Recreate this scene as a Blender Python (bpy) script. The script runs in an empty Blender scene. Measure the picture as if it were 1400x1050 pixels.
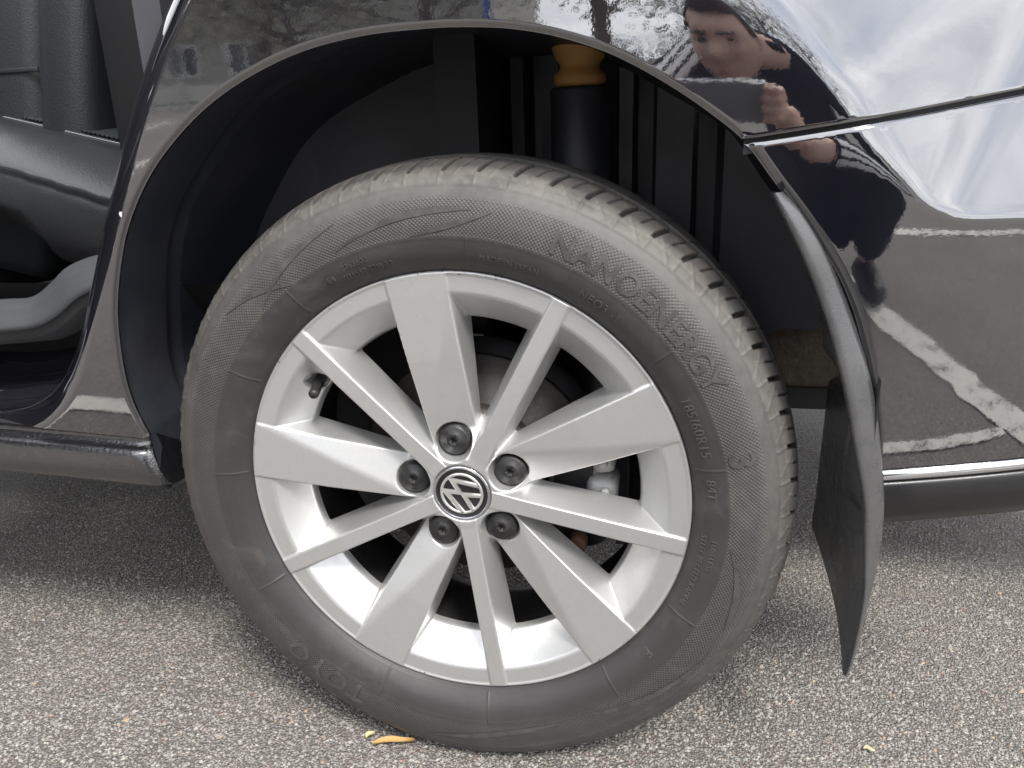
import bpy, bmesh, math, random
import numpy as np
from mathutils import Vector, Matrix
from mathutils.geometry import delaunay_2d_cdt

S = bpy.context.scene
COL = S.collection
random.seed(4); RNG = np.random.default_rng(4)
R = math.radians

# ------------------------------------------------------------------ camera
CAM = np.array([0.19266, -0.61439, 0.60347]); YAW, PIT, ROL, FPX = 0.223005, 0.308172, -0.0361194, 1050.0
_fw = np.array([-math.sin(YAW)*math.cos(PIT), math.cos(YAW)*math.cos(PIT), -math.sin(PIT)])
_rt0 = np.array([math.cos(YAW), math.sin(YAW), 0.0]); _up0 = np.cross(_rt0, _fw)
_rt = math.cos(ROL)*_rt0 + math.sin(ROL)*_up0; _up = -math.sin(ROL)*_rt0 + math.cos(ROL)*_up0
cd = bpy.data.cameras.new('camera'); cam = bpy.data.objects.new('camera', cd); COL.objects.link(cam)
cd.sensor_width = 36.0; cd.lens = FPX/1400*36.0; cd.clip_start = 0.01; cd.clip_end = 2000
m = Matrix.Identity(4)
for i in range(3):
    m[i][0] = _rt[i]; m[i][1] = _up[i]; m[i][2] = -_fw[i]; m[i][3] = CAM[i]
cam.matrix_world = m
S.camera = cam

def P(u, v, y):
    """photo pixel (1400 x 1050) on the upright plane y = const"""
    d = _fw + (u-700)/FPX*_rt - (v-525)/FPX*_up
    return CAM + (y-CAM[1])/d[1]*d
def PG(u, v, z=0.0):
    d = _fw + (u-700)/FPX*_rt - (v-525)/FPX*_up
    return CAM + (z-CAM[2])/d[2]*d

# ------------------------------------------------------------------ sky, sun, exposure
SUN_EL, SUN_AZ = R(52), R(-35)      # azimuth from -y (behind the photographer) towards +x
W = bpy.data.worlds.new('World'); S.world = W; W.use_nodes = True
def build_sky():
    nt = W.node_tree; N = nt.nodes; L = nt.links; N.clear()
    out = N.new('ShaderNodeOutputWorld'); bg = N.new('ShaderNodeBackground'); bg.inputs[1].default_value = 0.1
    sky = N.new('ShaderNodeTexSky'); sky.sky_type = 'NISHITA'; sky.sun_disc = False
    sky.sun_elevation = SUN_EL; sky.sun_rotation = math.pi + SUN_AZ*-1
    tc = N.new('ShaderNodeTexCoord'); sep = N.new('ShaderNodeSeparateXYZ'); L.new(tc.outputs['Generated'], sep.inputs[0])
    def mth(op, a, b=None):
        n = N.new('ShaderNodeMath'); n.operation = op
        for i, v in enumerate((a, b)):
            if v is None: continue
            if isinstance(v, (int, float)): n.inputs[i].default_value = v
            else: L.new(v, n.inputs[i])
        return n.outputs[0]
    den = mth('ADD', mth('MAXIMUM', sep.outputs[2], 0.0), 0.22)
    cx = mth('DIVIDE', sep.outputs[0], den); cy = mth('DIVIDE', sep.outputs[1], den)
    cmb = N.new('ShaderNodeCombineXYZ'); L.new(cx, cmb.inputs[0]); L.new(cy, cmb.inputs[1])
    n1 = N.new('ShaderNodeTexNoise'); n1.inputs['Scale'].default_value = 1.1; n1.inputs['Detail'].default_value = 7; n1.inputs['Roughness'].default_value = .55; n1.inputs['Distortion'].default_value = .6
    n2 = N.new('ShaderNodeTexNoise'); n2.inputs['Scale'].default_value = 2.0; n2.inputs['Detail'].default_value = 4; n2.inputs['Distortion'].default_value = .8
    L.new(cmb.outputs[0], n1.inputs['Vector']); L.new(cmb.outputs[0], n2.inputs['Vector'])
    r1 = N.new('ShaderNodeValToRGB'); e = r1.color_ramp.elements
    e[0].position = .28; e[0].color = (0.45, .45, .45, 1); e[1].position = .52; e[1].color = (1, 1, 1, 1)
    L.new(n1.outputs[0], r1.inputs[0])
    r2 = N.new('ShaderNodeValToRGB'); e = r2.color_ramp.elements
    e[0].position = .30; e[0].color = (5.2, 5.4, 5.9, 1); e[1].position = .70; e[1].color = (8.7, 8.8, 9.1, 1)
    L.new(n2.outputs[0], r2.inputs[0])
    mix = N.new('ShaderNodeMix'); mix.data_type = 'RGBA'
    L.new(r1.outputs[0], mix.inputs['Factor']); L.new(sky.outputs[0], mix.inputs['A']); L.new(r2.outputs[0], mix.inputs['B'])
    L.new(mix.outputs['Result'], bg.inputs[0]); L.new(bg.outputs[0], out.inputs[0])
build_sky()
sd = bpy.data.lights.new('sun', 'SUN'); sd.energy = 1.05; sd.angle = R(14); sd.color = (1.0, .965, .91)
sun = bpy.data.objects.new('sun', sd); COL.objects.link(sun)
sdir = Vector((math.sin(-SUN_AZ)*math.cos(SUN_EL), -math.cos(SUN_AZ)*math.cos(SUN_EL), math.sin(SUN_EL)))
sun.rotation_euler = sdir.to_track_quat('Z', 'Y').to_euler(); sun.location = (1, -3, 4)
S.view_settings.view_transform = 'Standard'; S.view_settings.look = 'None'
S.view_settings.exposure = 1.9; S.view_settings.gamma = 1.0; S.view_settings.use_curve_mapping = False

# ------------------------------------------------------------------ helpers
def link(o, parent=None):
    COL.objects.link(o)
    if parent is not None: o.parent = parent
    return o
def empty(name, loc=(0, 0, 0), parent=None):
    o = bpy.data.objects.new(name, None); o.location = loc; o.empty_display_size = .1
    return link(o, parent)
def tag(o, label=None, cat=None, group=None, kind=None):
    for k, v in (('label', label), ('category', cat), ('group', group), ('kind', kind)):
        if v: o[k] = v
    return o
def mesh(name, V, F, mat=None, parent=None, smooth=True, normals=None, mats=None, midx=None):
    V = np.asarray(V, dtype=np.float32).reshape(-1, 3)
    me = bpy.data.meshes.new(name)
    if isinstance(F, np.ndarray):
        k = F.shape[1]; n = len(F)
        me.vertices.add(len(V)); me.vertices.foreach_set('co', V.ravel())
        me.loops.add(n*k); me.loops.foreach_set('vertex_index', F.astype(np.int32).ravel())
        me.polygons.add(n); me.polygons.foreach_set('loop_start', np.arange(0, n*k, k, dtype=np.int32))
        me.update(calc_edges=True)
    else:
        me.from_pydata(V.tolist(), [], [list(map(int, f)) for f in F]); me.update()
    for mm in (mats or [mat]):
        if mm: me.materials.append(mm)
    if midx is not None: me.polygons.foreach_set('material_index', np.asarray(midx, dtype=np.int32))
    me.polygons.foreach_set('use_smooth', np.full(len(me.polygons), bool(smooth)))
    if normals is not None: me.normals_split_custom_set_from_vertices([tuple(map(float, n)) for n in normals])
    o = bpy.data.objects.new(name, me)
    return link(o, parent)
def grid_faces(nu, nv, wrapu=False, flip=False):
    """vertices indexed i*nv + j"""
    i = np.arange(nu if wrapu else nu-1); j = np.arange(nv-1)
    I, J = np.meshgrid(i, j, indexing='ij'); I2 = (I+1) % nu
    F = np.stack([I*nv+J, I2*nv+J, I2*nv+J+1, I*nv+J+1], -1).reshape(-1, 4)
    return F[:, ::-1] if flip else F
WC = np.array([0, 0, 0.292])           # wheel centre, rim flange plane y = 0
def lathe(profile, n=64, centre=(0, 0, 0), axis='y', flip=False):
    """profile [(r, a)] turned about the axis; returns V, F"""
    pr = np.array(profile, float); th = np.linspace(0, 2*np.pi, n, endpoint=False)
    r = pr[:, 0][None, :]; a = np.repeat(pr[:, 1][None, :], n, 0)
    c, s = np.cos(th)[:, None]*r, np.sin(th)[:, None]*r
    V = np.stack([c, a, s], -1) if axis == 'y' else (np.stack([c, s, a], -1) if axis == 'z' else np.stack([a, c, s], -1))
    return V.reshape(-1, 3)+np.array(centre), grid_faces(n, len(pr), True, flip)
def merge(parts):
    Vs, Fs, k = [], [], 0
    for V, F in parts:
        Vs.append(np.asarray(V, float).reshape(-1, 3)); Fs += [[int(a)+k for a in f] for f in F]; k += len(Vs[-1])
    return np.concatenate(Vs), Fs
def box(c, s, bev=0.0, rot=None):
    bm = bmesh.new(); bmesh.ops.create_cube(bm, size=1)
    for v in bm.verts: v.co = Vector((v.co.x*s[0], v.co.y*s[1], v.co.z*s[2]))
    if bev: bmesh.ops.bevel(bm, geom=list(bm.edges), offset=bev, segments=2, affect='EDGES', profile=.5)
    bm.verts.index_update()
    V = np.array([v.co[:] for v in bm.verts]); F = [[v.index for v in f.verts] for f in bm.faces]; bm.free()
    if rot is not None: V = V @ np.array(rot.to_3x3() if hasattr(rot, 'to_3x3') else rot).T
    return V+np.array(c), F
def tube(pts, rad, n=10, cap=True):
    pts = np.array(pts, float); rad = np.broadcast_to(np.asarray(rad, float), (len(pts),))
    T = np.gradient(pts, axis=0); T /= np.linalg.norm(T, axis=1)[:, None]+1e-12
    ref = np.array([0, 0, 1.0]) if abs(T[0][2]) < .9 else np.array([1.0, 0, 0])
    V = []
    for p_, t_, r_ in zip(pts, T, rad):
        a = np.cross(ref, t_); a /= np.linalg.norm(a)+1e-12; b = np.cross(t_, a); ref = np.cross(a, t_)*-1 if False else ref
        ang = np.linspace(0, 2*np.pi, n, endpoint=False)
        V.append(p_+r_*(np.cos(ang)[:, None]*a+np.sin(ang)[:, None]*b))
    V = np.concatenate(V); k = len(pts)
    F = [[i*n+j, i*n+(j+1) % n, (i+1)*n+(j+1) % n, (i+1)*n+j] for i in range(k-1) for j in range(n)]
    if cap: F += [list(range(n))[::-1], [(k-1)*n+j for j in range(n)]]
    return V, F
def spline(pts, n):
    """Catmull-Rom through pts, resampled to n points of equal spacing"""
    p = np.array(pts, float); q = np.concatenate([[2*p[0]-p[1]], p, [2*p[-1]-p[-2]]]); out = []
    for i in range(1, len(q)-2):
        t = np.linspace(0, 1, 24, endpoint=False)[:, None]
        a, b, c, d = q[i-1], q[i], q[i+1], q[i+2]
        out.append(.5*((2*b)+(-a+c)*t+(2*a-5*b+4*c-d)*t**2+(-a+3*b-3*c+d)*t**3))
    out = np.concatenate(out+[p[-1:]]); L = np.concatenate([[0], np.cumsum(np.linalg.norm(np.diff(out, axis=0), axis=1))])
    s = np.linspace(0, L[-1], n)
    return np.stack([np.interp(s, L, out[:, k]) for k in range(p.shape[1])], 1)
def smin(a, b, k):
    h = np.clip(.5+.5*(b-a)/k, 0, 1); return b*(1-h)+a*h-k*h*(1-h)
def smax(a, b, k): return -smin(-a, -b, k)
def loft(rows):
    """rows: list of equally long point lists"""
    A = np.array(rows, float); return A.reshape(-1, 3), grid_faces(A.shape[0], A.shape[1])

# ------------------------------------------------------------------ materials
def M(name, col, rough=.5, metal=0., ior=1.5, coat=0., coat_rough=.03, spec=None):
    mt = bpy.data.materials.new(name); mt.use_nodes = True
    b = mt.node_tree.nodes['Principled BSDF']
    b.inputs['Base Color'].default_value = (*col, 1); b.inputs['Roughness'].default_value = rough
    b.inputs['Metallic'].default_value = metal; b.inputs['IOR'].default_value = ior
    b.inputs['Coat Weight'].default_value = coat; b.inputs['Coat Roughness'].default_value = coat_rough
    if spec is not None: b.inputs['Specular IOR Level'].default_value = spec
    return mt
class NB:
    """small node builder on a material"""
    def __init__(s, mt): s.nt = mt.node_tree; s.b = s.nt.nodes['Principled BSDF']
    def n(s, t, **kw):
        k = s.nt.nodes.new('ShaderNode'+t)
        for a, v in kw.items():
            if a.startswith('i_'):
                key = a[2:].replace('_', ' ')
                k.inputs[int(key) if key.isdigit() else key].default_value = v
            else: setattr(k, a, v)
        return k
    def l(s, a, b): s.nt.links.new(a, b)
    def obj(s): return s.n('TexCoord').outputs['Object']
    def noise(s, vec, scale, detail=4, rough=.5, dist=0.):
        k = s.n('TexNoise'); k.inputs['Scale'].default_value = scale; k.inputs['Detail'].default_value = detail
        k.inputs['Roughness'].default_value = rough; k.inputs['Distortion'].default_value = dist
        s.l(vec, k.inputs['Vector']); return k.outputs[0]
    def vor(s, vec, scale, feature='F1', out='Distance'):
        k = s.n('TexVoronoi'); k.feature = feature; k.inputs['Scale'].default_value = scale; s.l(vec, k.inputs['Vector']); return k.outputs[out]
    def ramp(s, fac, stops):
        k = s.n('ValToRGB'); e = k.color_ramp.elements
        while len(e) < len(stops): e.new(.5)
        for q, (p, c) in zip(e, stops):
            q.position = p; q.color = (*c, 1) if len(c) == 3 else c
        s.l(fac, k.inputs[0]); return k.outputs[0]
    def g(s, a): return (a, a, a)
    def math(s, op, a, b=None, c=None, clamp=False):
        k = s.n('Math'); k.operation = op; k.use_clamp = clamp
        for i, v in enumerate((a, b, c)):
            if v is None: continue
            if isinstance(v, (int, float)): k.inputs[i].default_value = v
            else: s.l(v, k.inputs[i])
        return k.outputs[0]
    def mix(s, f, a, b, mode='MIX'):
        k = s.n('Mix'); k.data_type = 'RGBA'; k.blend_type = mode
        for key, v in (('Factor', f), ('A', a), ('B', b)):
            if isinstance(v, (int, float)): k.inputs[key].default_value = v
            elif isinstance(v, tuple): k.inputs[key].default_value = (*v, 1)
            else: s.l(v, k.inputs[key])
        return k.outputs['Result']
    def bump(s, h, dist, strength=1., nrm=None):
        k = s.n('Bump'); k.inputs['Strength'].default_value = strength; k.inputs['Distance'].default_value = dist
        s.l(h, k.inputs['Height'])
        if nrm is not None: s.l(nrm, k.inputs['Normal'])
        return k.outputs[0]
    def col(s, v): s.l(v, s.b.inputs['Base Color'])
    def rgh(s, v): s.l(v, s.b.inputs['Roughness'])
    def nrm(s, v): s.l(v, s.b.inputs['Normal'])
    def attr(s, name, out='Fac'):
        k = s.n('Attribute'); k.attribute_name = name; return k.outputs[out]

def mat_paint():
    mt = M('black_paint', (.006, .006, .010), .03, ior=2.9); B = NB(mt); o = B.obj()
    peel = B.noise(o, 420, 2, .5); wave = B.noise(o, 70, 2, .5)
    h = B.math('ADD', B.math('MULTIPLY', peel, .35), wave)
    B.nrm(B.bump(h, .000024, 1.0))
    dust = B.ramp(B.noise(o, 900, 3, .7), [(.62, (0, 0, 0)), (.75, (1, 1, 1))])
    film = B.ramp(B.noise(o, 6, 5, .65), [(.35, (0, 0, 0)), (.8, (1, 1, 1))])
    f = B.math('ADD', B.math('MULTIPLY', dust, .10), B.math('MULTIPLY', film, .05))
    B.col(B.mix(f, (.006, .006, .010), (.16, .14, .125)))
    B.rgh(B.math('ADD', B.math('MULTIPLY', film, .05), .012))
    return mt
def mat_sill():
    mt = M('stone_chip_paint', (.006, .006, .008), .13, ior=2.4); B = NB(mt); o = B.obj()
    B.nrm(B.bump(B.noise(o, 330, 3, .6), .0009, .6))
    B.col(B.mix(B.ramp(B.noise(o, 500, 3, .7), [(.60, (0, 0, 0)), (.72, (1, 1, 1))]), (.007, .007, .009), (.10, .09, .08)))
    return mt
def mat_plastic(name, c, rough, grain=0., gs=900, dust=.15, dcol=(.12, .105, .09), dscale=9):
    mt = M(name, c, rough); B = NB(mt); o = B.obj()
    if grain: B.nrm(B.bump(B.noise(o, gs, 3, .6), grain, .7))
    d = B.ramp(B.noise(o, dscale, 6, .7), [(.42, (0, 0, 0)), (.78, (1, 1, 1))])
    sp = B.ramp(B.noise(o, 260, 2, .5), [(.66, (0, 0, 0)), (.73, (1, 1, 1))])
    B.col(B.mix(B.math('ADD', B.math('MULTIPLY', d, dust), B.math('MULTIPLY', sp, dust*.9)), c, dcol))
    B.rgh(B.math('ADD', B.math('MULTIPLY', d, .25), rough))
    return mt
def mat_silver():
    mt = M('silver_wheel_paint', (.60, .60, .595), .40, metal=.70, coat=.05, coat_rough=.25); B = NB(mt); o = B.obj()
    d = B.ramp(B.noise(o, 28, 6, .7), [(.40, (0, 0, 0)), (.85, (1, 1, 1))])
    sp = B.ramp(B.noise(o, 700, 2, .5), [(.70, (0, 0, 0)), (.76, (1, 1, 1))])
    base = B.mix(B.math('MULTIPLY', d, .55), (.56, .56, .552), (.44, .426, .40))
    c = B.mix(B.math('MULTIPLY', sp, .5), base, (.12, .10, .085))
    sx = B.n('SeparateXYZ'); B.l(o, sx.inputs[0]); rad = B.math('SQRT', B.math('ADD', B.math('POWER', sx.outputs[0], 2), B.math('POWER', B.math('SUBTRACT', sx.outputs[2], .292), 2)))
    nick = B.math('MULTIPLY', B.ramp(B.noise(o, 240, 3, .6), [(.60, (0, 0, 0)), (.64, (1, 1, 1))]), B.math('MULTIPLY', B.ramp(B.noise(o, 17, 2, .5), [(.50, (0, 0, 0)), (.60, (1, 1, 1))]), B.math('GREATER_THAN', rad, .2052)))
    B.col(B.mix(nick, c, (.10, .095, .09)))
    B.rgh(B.math('ADD', B.math('MULTIPLY', d, .18), .36))
    B.nrm(B.bump(B.noise(o, 1500, 2, .5), .00006, .5))
    return mt
def mat_rubber():
    mt = M('dusty_tyre_rubber', (.03, .03, .03), .62); B = NB(mt); o = B.obj()
    th, rr, hm = B.attr('th'), B.attr('rr'), B.attr('hatch')
    def line(sg):
        k = B.math('FRACT', B.math('ADD', B.math('MULTIPLY', th, 460), B.math('MULTIPLY', rr, 300*sg)))
        return B.math('SMOOTH_MIN', B.math('MULTIPLY', B.math('ABSOLUTE', B.math('SUBTRACT', k, .5)), 3.2), 1.0, .2)
    cells = B.math('MULTIPLY', B.math('MULTIPLY', line(1), line(-1)), hm)
    n1 = B.noise(o, 26, 6, .68); n2 = B.noise(o, 130, 4, .65)
    h = B.math('ADD', B.math('MULTIPLY', cells, 1.0), B.math('MULTIPLY', B.noise(o, 800, 3, .6), .25))
    B.nrm(B.bump(h, .0005, .75))
    dust = B.attr('dust')
    d = B.math('MULTIPLY', dust, B.ramp(B.math('ADD', B.math('MULTIPLY', n1, .6), B.math('MULTIPLY', n2, .4)), [(.30, (.25, .25, .25)), (.68, (1, 1, 1))]), clamp=True)
    smd = B.ramp(B.noise(o, 11, 8, .75, .6), [(.46, (0, 0, 0)), (.72, (1, 1, 1))])
    d = B.math('ADD', d, B.math('ADD', B.math('MULTIPLY', cells, .10), B.math('MULTIPLY', smd, .08)), clamp=True)
    c = B.mix(d, (.030, .028, .0275), (.25, .236, .215))
    scf = B.ramp(B.noise(o, 19, 7, .72, 1.2), [(.54, (0, 0, 0)), (.70, (1, 1, 1))])
    c = B.mix(B.math('MULTIPLY', scf, .30), c, (.135, .112, .088))
    tan = B.math('MULTIPLY', B.attr('tan'), B.ramp(n1, [(.30, (0, 0, 0)), (.70, (1, 1, 1))]))
    B.col(B.mix(B.math('MULTIPLY', tan, .26), c, (.33, .312, .262)))
    B.rgh(B.math('ADD', B.math('MULTIPLY', d, .3), .5))
    return mt
def mat_asphalt():
    mt = M('asphalt', (.1, .1, .1), .85); B = NB(mt); o = B.obj()
    cc = B.vor(o, 380, 'F1', 'Color'); cd_ = B.vor(o, 380, 'F1', 'Distance'); sx = B.n('SeparateColor'); B.l(cc, sx.inputs[0])
    stone = B.ramp(sx.outputs[0], [(0, (.17, .158, .146)), (.45, (.25, .232, .211)), (.8, (.33, .307, .277)), (1, (.42, .393, .352))])
    tint = B.ramp(sx.outputs[1], [(.93, (0, 0, 0)), (.96, (1, 1, 1))])
    stone = B.mix(B.math('MULTIPLY', tint, .6), stone, (.27, .13, .08))
    gap = B.ramp(cd_, [(.35, (0, 0, 0)), (.62, (1, 1, 1))])
    c = B.mix(gap, stone, (.135, .126, .117))
    blot = B.ramp(B.noise(o, 2.2, 6, .65), [(.3, (.78, .77, .76)), (.75, (1.1, 1.08, 1.05))])
    B.col(B.mix(1.0, c, blot, 'MULTIPLY'))
    h = B.math('ADD', B.math('MULTIPLY', cd_, -.8), B.math('MULTIPLY', B.noise(o, 60, 4, .6), .6))
    B.nrm(B.bump(h, .0035, .9))
    return mt
def mat_stone():
    mt = M('aggregate', (.14, .14, .13), .75); B = NB(mt); o = B.obj()
    a = B.attr('tone')
    c = B.ramp(a, [(0, (.215, .202, .190)), (.35, (.272, .256, .238)), (.7, (.325, .306, .281)), (.965, (.40, .378, .345)), (.978, (.34, .25, .18)), (.990, (.32, .19, .14)), (1, (.42, .35, .24))])
    B.col(B.mix(1.0, c, B.ramp(B.noise(o, 900, 3, .6), [(.3, (.75, .75, .75)), (.7, (1.15, 1.15, 1.12))]), 'MULTIPLY'))
    return mt
def mat_leather(name='black_leather', c=(.018, .019, .021), sc=420):
    mt = M(name, c, .40, ior=1.7); B = NB(mt); o = B.obj()
    h = B.math('ADD', B.vor(o, sc, 'F1', 'Distance'), B.math('MULTIPLY', B.noise(o, 18, 4, .6), 2.2))
    B.nrm(B.bump(h, .0005, .5)); return mt
def mat_fabric(name, c, sc=1400):
    mt = M(name, c, .95, spec=.2); B = NB(mt); o = B.obj(); n = B.noise(o, sc, 3, .7)
    B.nrm(B.bump(n, .002, .8)); B.col(B.mix(n, tuple(a*.5 for a in c), tuple(a*1.6 for a in c))); return mt
def mat_white_line():
    mt = M('road_paint', (.62, .60, .55), .8); B = NB(mt); o = B.obj()
    n = B.noise(o, 14, 7, .75); f = B.noise(o, 180, 4, .7)
    w = B.ramp(B.math('ADD', B.math('MULTIPLY', n, .6), B.math('MULTIPLY', f, .4)), [(.40, (.12, .115, .11)), (.47, (.60, .575, .52)), (.8, (.72, .69, .63))])
    B.col(w); B.nrm(B.bump(f, .003, .7)); return mt
MT = {}
def mats():
    MT['paint'] = mat_paint(); MT['sill'] = mat_sill(); MT['silver'] = mat_silver(); MT['rubber'] = mat_rubber()
    MT['liner'] = mat_plastic('arch_liner_plastic', (.034, .037, .048), .38, .0004, 500, .22)
    MT['liner_dull'] = mat_plastic('arch_wall_paint', (.052, .053, .064), .40, .0003, 200, .12, dscale=5)
    MT['flap'] = mat_plastic('mudflap_rubber', (.048, .048, .049), .22, .0002, 800, .26, dcol=(.16, .15, .135), dscale=14)
    MT['blackplastic'] = mat_plastic('satin_black_plastic', (.010, .010, .011), .25, .00015, 900, .10)
    MT['cap'] = mat_plastic('bolt_cap_plastic', (.013, .013, .014), .36, .0002, 900, .25, dscale=60)
    MT['asphalt'] = mat_asphalt(); MT['stone'] = mat_stone(); MT['line'] = mat_white_line()
    MT['leather'] = mat_leather(); MT['leather_dark'] = mat_leather('dark_leather', (.011, .013, .016), 420); MT['leather_dark'].node_tree.nodes['Principled BSDF'].inputs['Roughness'].default_value = .55; MT['carpet'] = mat_fabric('carpet', (.02, .02, .021), 700)
    MT['greytrim'] = mat_plastic('grey_trim_plastic', (.048, .050, .053), .48, .0012, 1200, .08)
    MT['chrome'] = M('bright_trim', (.72, .73, .76), .10, metal=1.0)
    MT['steel'] = mat_plastic('brake_steel', (.020, .019, .019), .55, .0004, 300, .3, dcol=(.05, .036, .028), dscale=40)
    MT['rust'] = mat_plastic('rusty_steel', (.085, .042, .024), .8, .0006, 300, .5, dcol=(.17, .10, .06), dscale=50)
    MT['disc'] = mat_plastic('worn_disc', (.075, .068, .062), .42, .0003, 200, .5, dcol=(.05, .03, .02), dscale=30); MT['disc'].node_tree.nodes['Principled BSDF'].inputs['Metallic'].default_value = .5
    MT['alu'] = mat_plastic('cast_aluminium', (.38, .38, .37), .55, .0006, 700, .35, dcol=(.16, .15, .13), dscale=50)
    MT['flap'].node_tree.nodes['Principled BSDF'].inputs['IOR'].default_value = 1.8
    for k in ('alu',): MT[k].node_tree.nodes['Principled BSDF'].inputs['Metallic'].default_value = .4
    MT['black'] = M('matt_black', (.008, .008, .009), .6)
    MT['foam'] = mat_plastic('amber_foam', (.50, .27, .085), .6, .0004, 400, .25, dcol=(.3, .2, .08), dscale=40)
    MT['glass'] = M('dark_glass', (.01, .012, .012), .02, ior=1.6)
mats()

# ------------------------------------------------------------------ ground
def build_ground():
    g = mesh('asphalt_ground', [(-250, -250, 0), (250, -250, 0), (250, 250, 0), (-250, 250, 0)], [[0, 1, 2, 3]], MT['asphalt'], smooth=False)
    tag(g, kind='structure', label='grey coarse asphalt of the parking place')
    # loose relief of the aggregate, near the wheel only
    n = 150000
    x = RNG.uniform(-1.15, .85, n); y = RNG.uniform(-.46, 1.0, n); kp = (RNG.random(n) < np.interp(y, [.4, .9], [1, .35])) & (x > -.78-.45*(y+.1)) & (RNG.random(n) < np.minimum.reduce([np.clip((x+1.15)/.2, 0, 1), np.clip((.85-x)/.15, 0, 1), np.clip((y+.46)/.10, .0, 1), np.clip((x+.80+.45*(y+.1))/.15, 0, 1)])); x = x[kp]; y = y[kp]; n = len(x)
    oc = np.array([(1, 0, 0), (-1, 0, 0), (0, 1, 0), (0, -1, 0), (0, 0, 1), (0, 0, -1)], float)
    fc = np.array([(0, 2, 4), (2, 1, 4), (1, 3, 4), (3, 0, 4), (2, 0, 5), (1, 2, 5), (3, 1, 5), (0, 3, 5)])
    s = .0009+.0012*RNG.random(n)**1.8
    s = np.where(RNG.random(n) < .03, s*1.5, s)
    jit = oc[None]*(1+.5*(RNG.random((n, 6, 1))-.5))+.30*(RNG.random((n, 6, 3))-.5)
    V = jit*np.stack([s*RNG.uniform(.8, 1.5, n), s*RNG.uniform(.8, 1.5, n), s*RNG.uniform(.5, .9, n)], -1)[:, None, :]
    a = RNG.uniform(0, 2*np.pi, n); c_, s_ = np.cos(a)[:, None], np.sin(a)[:, None]
    V = np.stack([V[..., 0]*c_-V[..., 1]*s_, V[..., 0]*s_+V[..., 1]*c_, V[..., 2]], -1)
    V += np.stack([x, y, s*.10], -1)[:, None, :]
    F = (fc[None]+6*np.arange(n)[:, None, None]).reshape(-1, 3)
    o = mesh('asphalt_aggregate', V, F, MT['stone'], smooth=False, parent=g)
    at = o.data.attributes.new('tone', 'FLOAT', 'POINT'); at.data.foreach_set('value', np.repeat(RNG.random(n), 6).astype(np.float32))
    tag(o, kind='stuff')
    return g
GROUND = build_ground()

# ------------------------------------------------------------------ car: body surface
CAR = empty('car'); tag(CAR, 'black car seen at its rear wheel with the rear door open', 'car')
def arr(px, y): return np.array([P(u, v, y) for u, v in px])[:, [0, 2]]
ARCH_PX = [(176, 612), (160, 570), (151, 530), (147, 480), (147, 430), (155, 370), (170, 310), (200, 245), (240, 190), (290, 141), (350, 101), (420, 69), (500, 49), (580, 40), (640, 37.5), (700, 40), (760, 50), (820, 68), (870, 91), (920, 120), (970, 154), (1017, 193), (1060, 250), (1100, 302), (1140, 362), (1165, 412), (1182, 462), (1195, 520), (1203, 590), (1208, 660), (1208, 736)]
HAUNCH_PX = [(560, -330), (760, -220), (900, -130), (985, -70), (1060, 0), (1115, 62), (1160, 117), (1190, 165), (1215, 203), (1245, 244), (1285, 300), (1330, 365), (1400, 465), (1500, 610)]
def polydist(x, z, pl, ext=True):
    """distance to a polyline, signed (+ on the left of its direction), and the arc fraction"""
    x = np.asarray(x, float); z = np.asarray(z, float); best = np.full(x.shape, 1e9); sg = np.zeros(x.shape); fr = np.zeros(x.shape)
    n = len(pl)-1
    for i in range(n):
        a, b = pl[i], pl[i+1]; d = b-a; L2 = d@d
        t0 = ((x-a[0])*d[0]+(z-a[1])*d[1])/L2; t = np.clip(t0, 0 if (i or not ext) else -1e9, 1 if (i < n-1 or not ext) else 1e9)
        px, pz = a[0]+t*d[0], a[1]+t*d[1]; q = np.hypot(x-px, z-pz); cr = d[0]*(z-a[1])-d[1]*(x-a[0])
        u = q < best; best = np.where(u, q, best); sg = np.where(u, np.sign(cr), sg); fr = np.where(u, (i+np.clip(t, 0, 1))/n, fr)
    return best*sg, fr
HAUNCH = spline(arr(HAUNCH_PX, -.028), 90)
def ybase(x, z):
    x = np.asarray(x, float); z = np.asarray(z, float)
    e = np.clip(x-.17, 0, .5); y = -.036+.85*e**3+np.clip(x-.67, 0, 9)*.63
    y = y+.20*(z-.75)**2*np.where(z > .75, .6, 1.0)
    return y
def ysurf(x, z):
    s, _ = polydist(x, z, HAUNCH)
    s = smin(s, np.asarray(z, float)-.5415, .022)
    w = np.interp(z, [.545, .60, .70], [.0016, .006, .011])
    soft = w*np.log1p(np.exp(np.clip(s/w, -40, 40)))
    return ybase(x, z)+.46*soft/(1+.9*soft)
ARCH = spline(arr(ARCH_PX, -.030), 300)
DOOR_PX = [(330, -260), (268, -120), (216, 0), (190, 65), (165, 140), (143, 215), (122, 290), (104, 360), (86, 425), (70, 480), (55, 515), (36, 545), (10, 567), (-30, 582), (-120, 592)]
DOOR = spline(arr(DOOR_PX, -.030), 180)
SHUT_PX = [(1017, 193.5), (1100, 180.5), (1200, 164), (1300, 146), (1400, 127), (1520, 104), (1800, 50)]
SHUT = spline(arr(SHUT_PX, -.026), 50)

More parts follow.
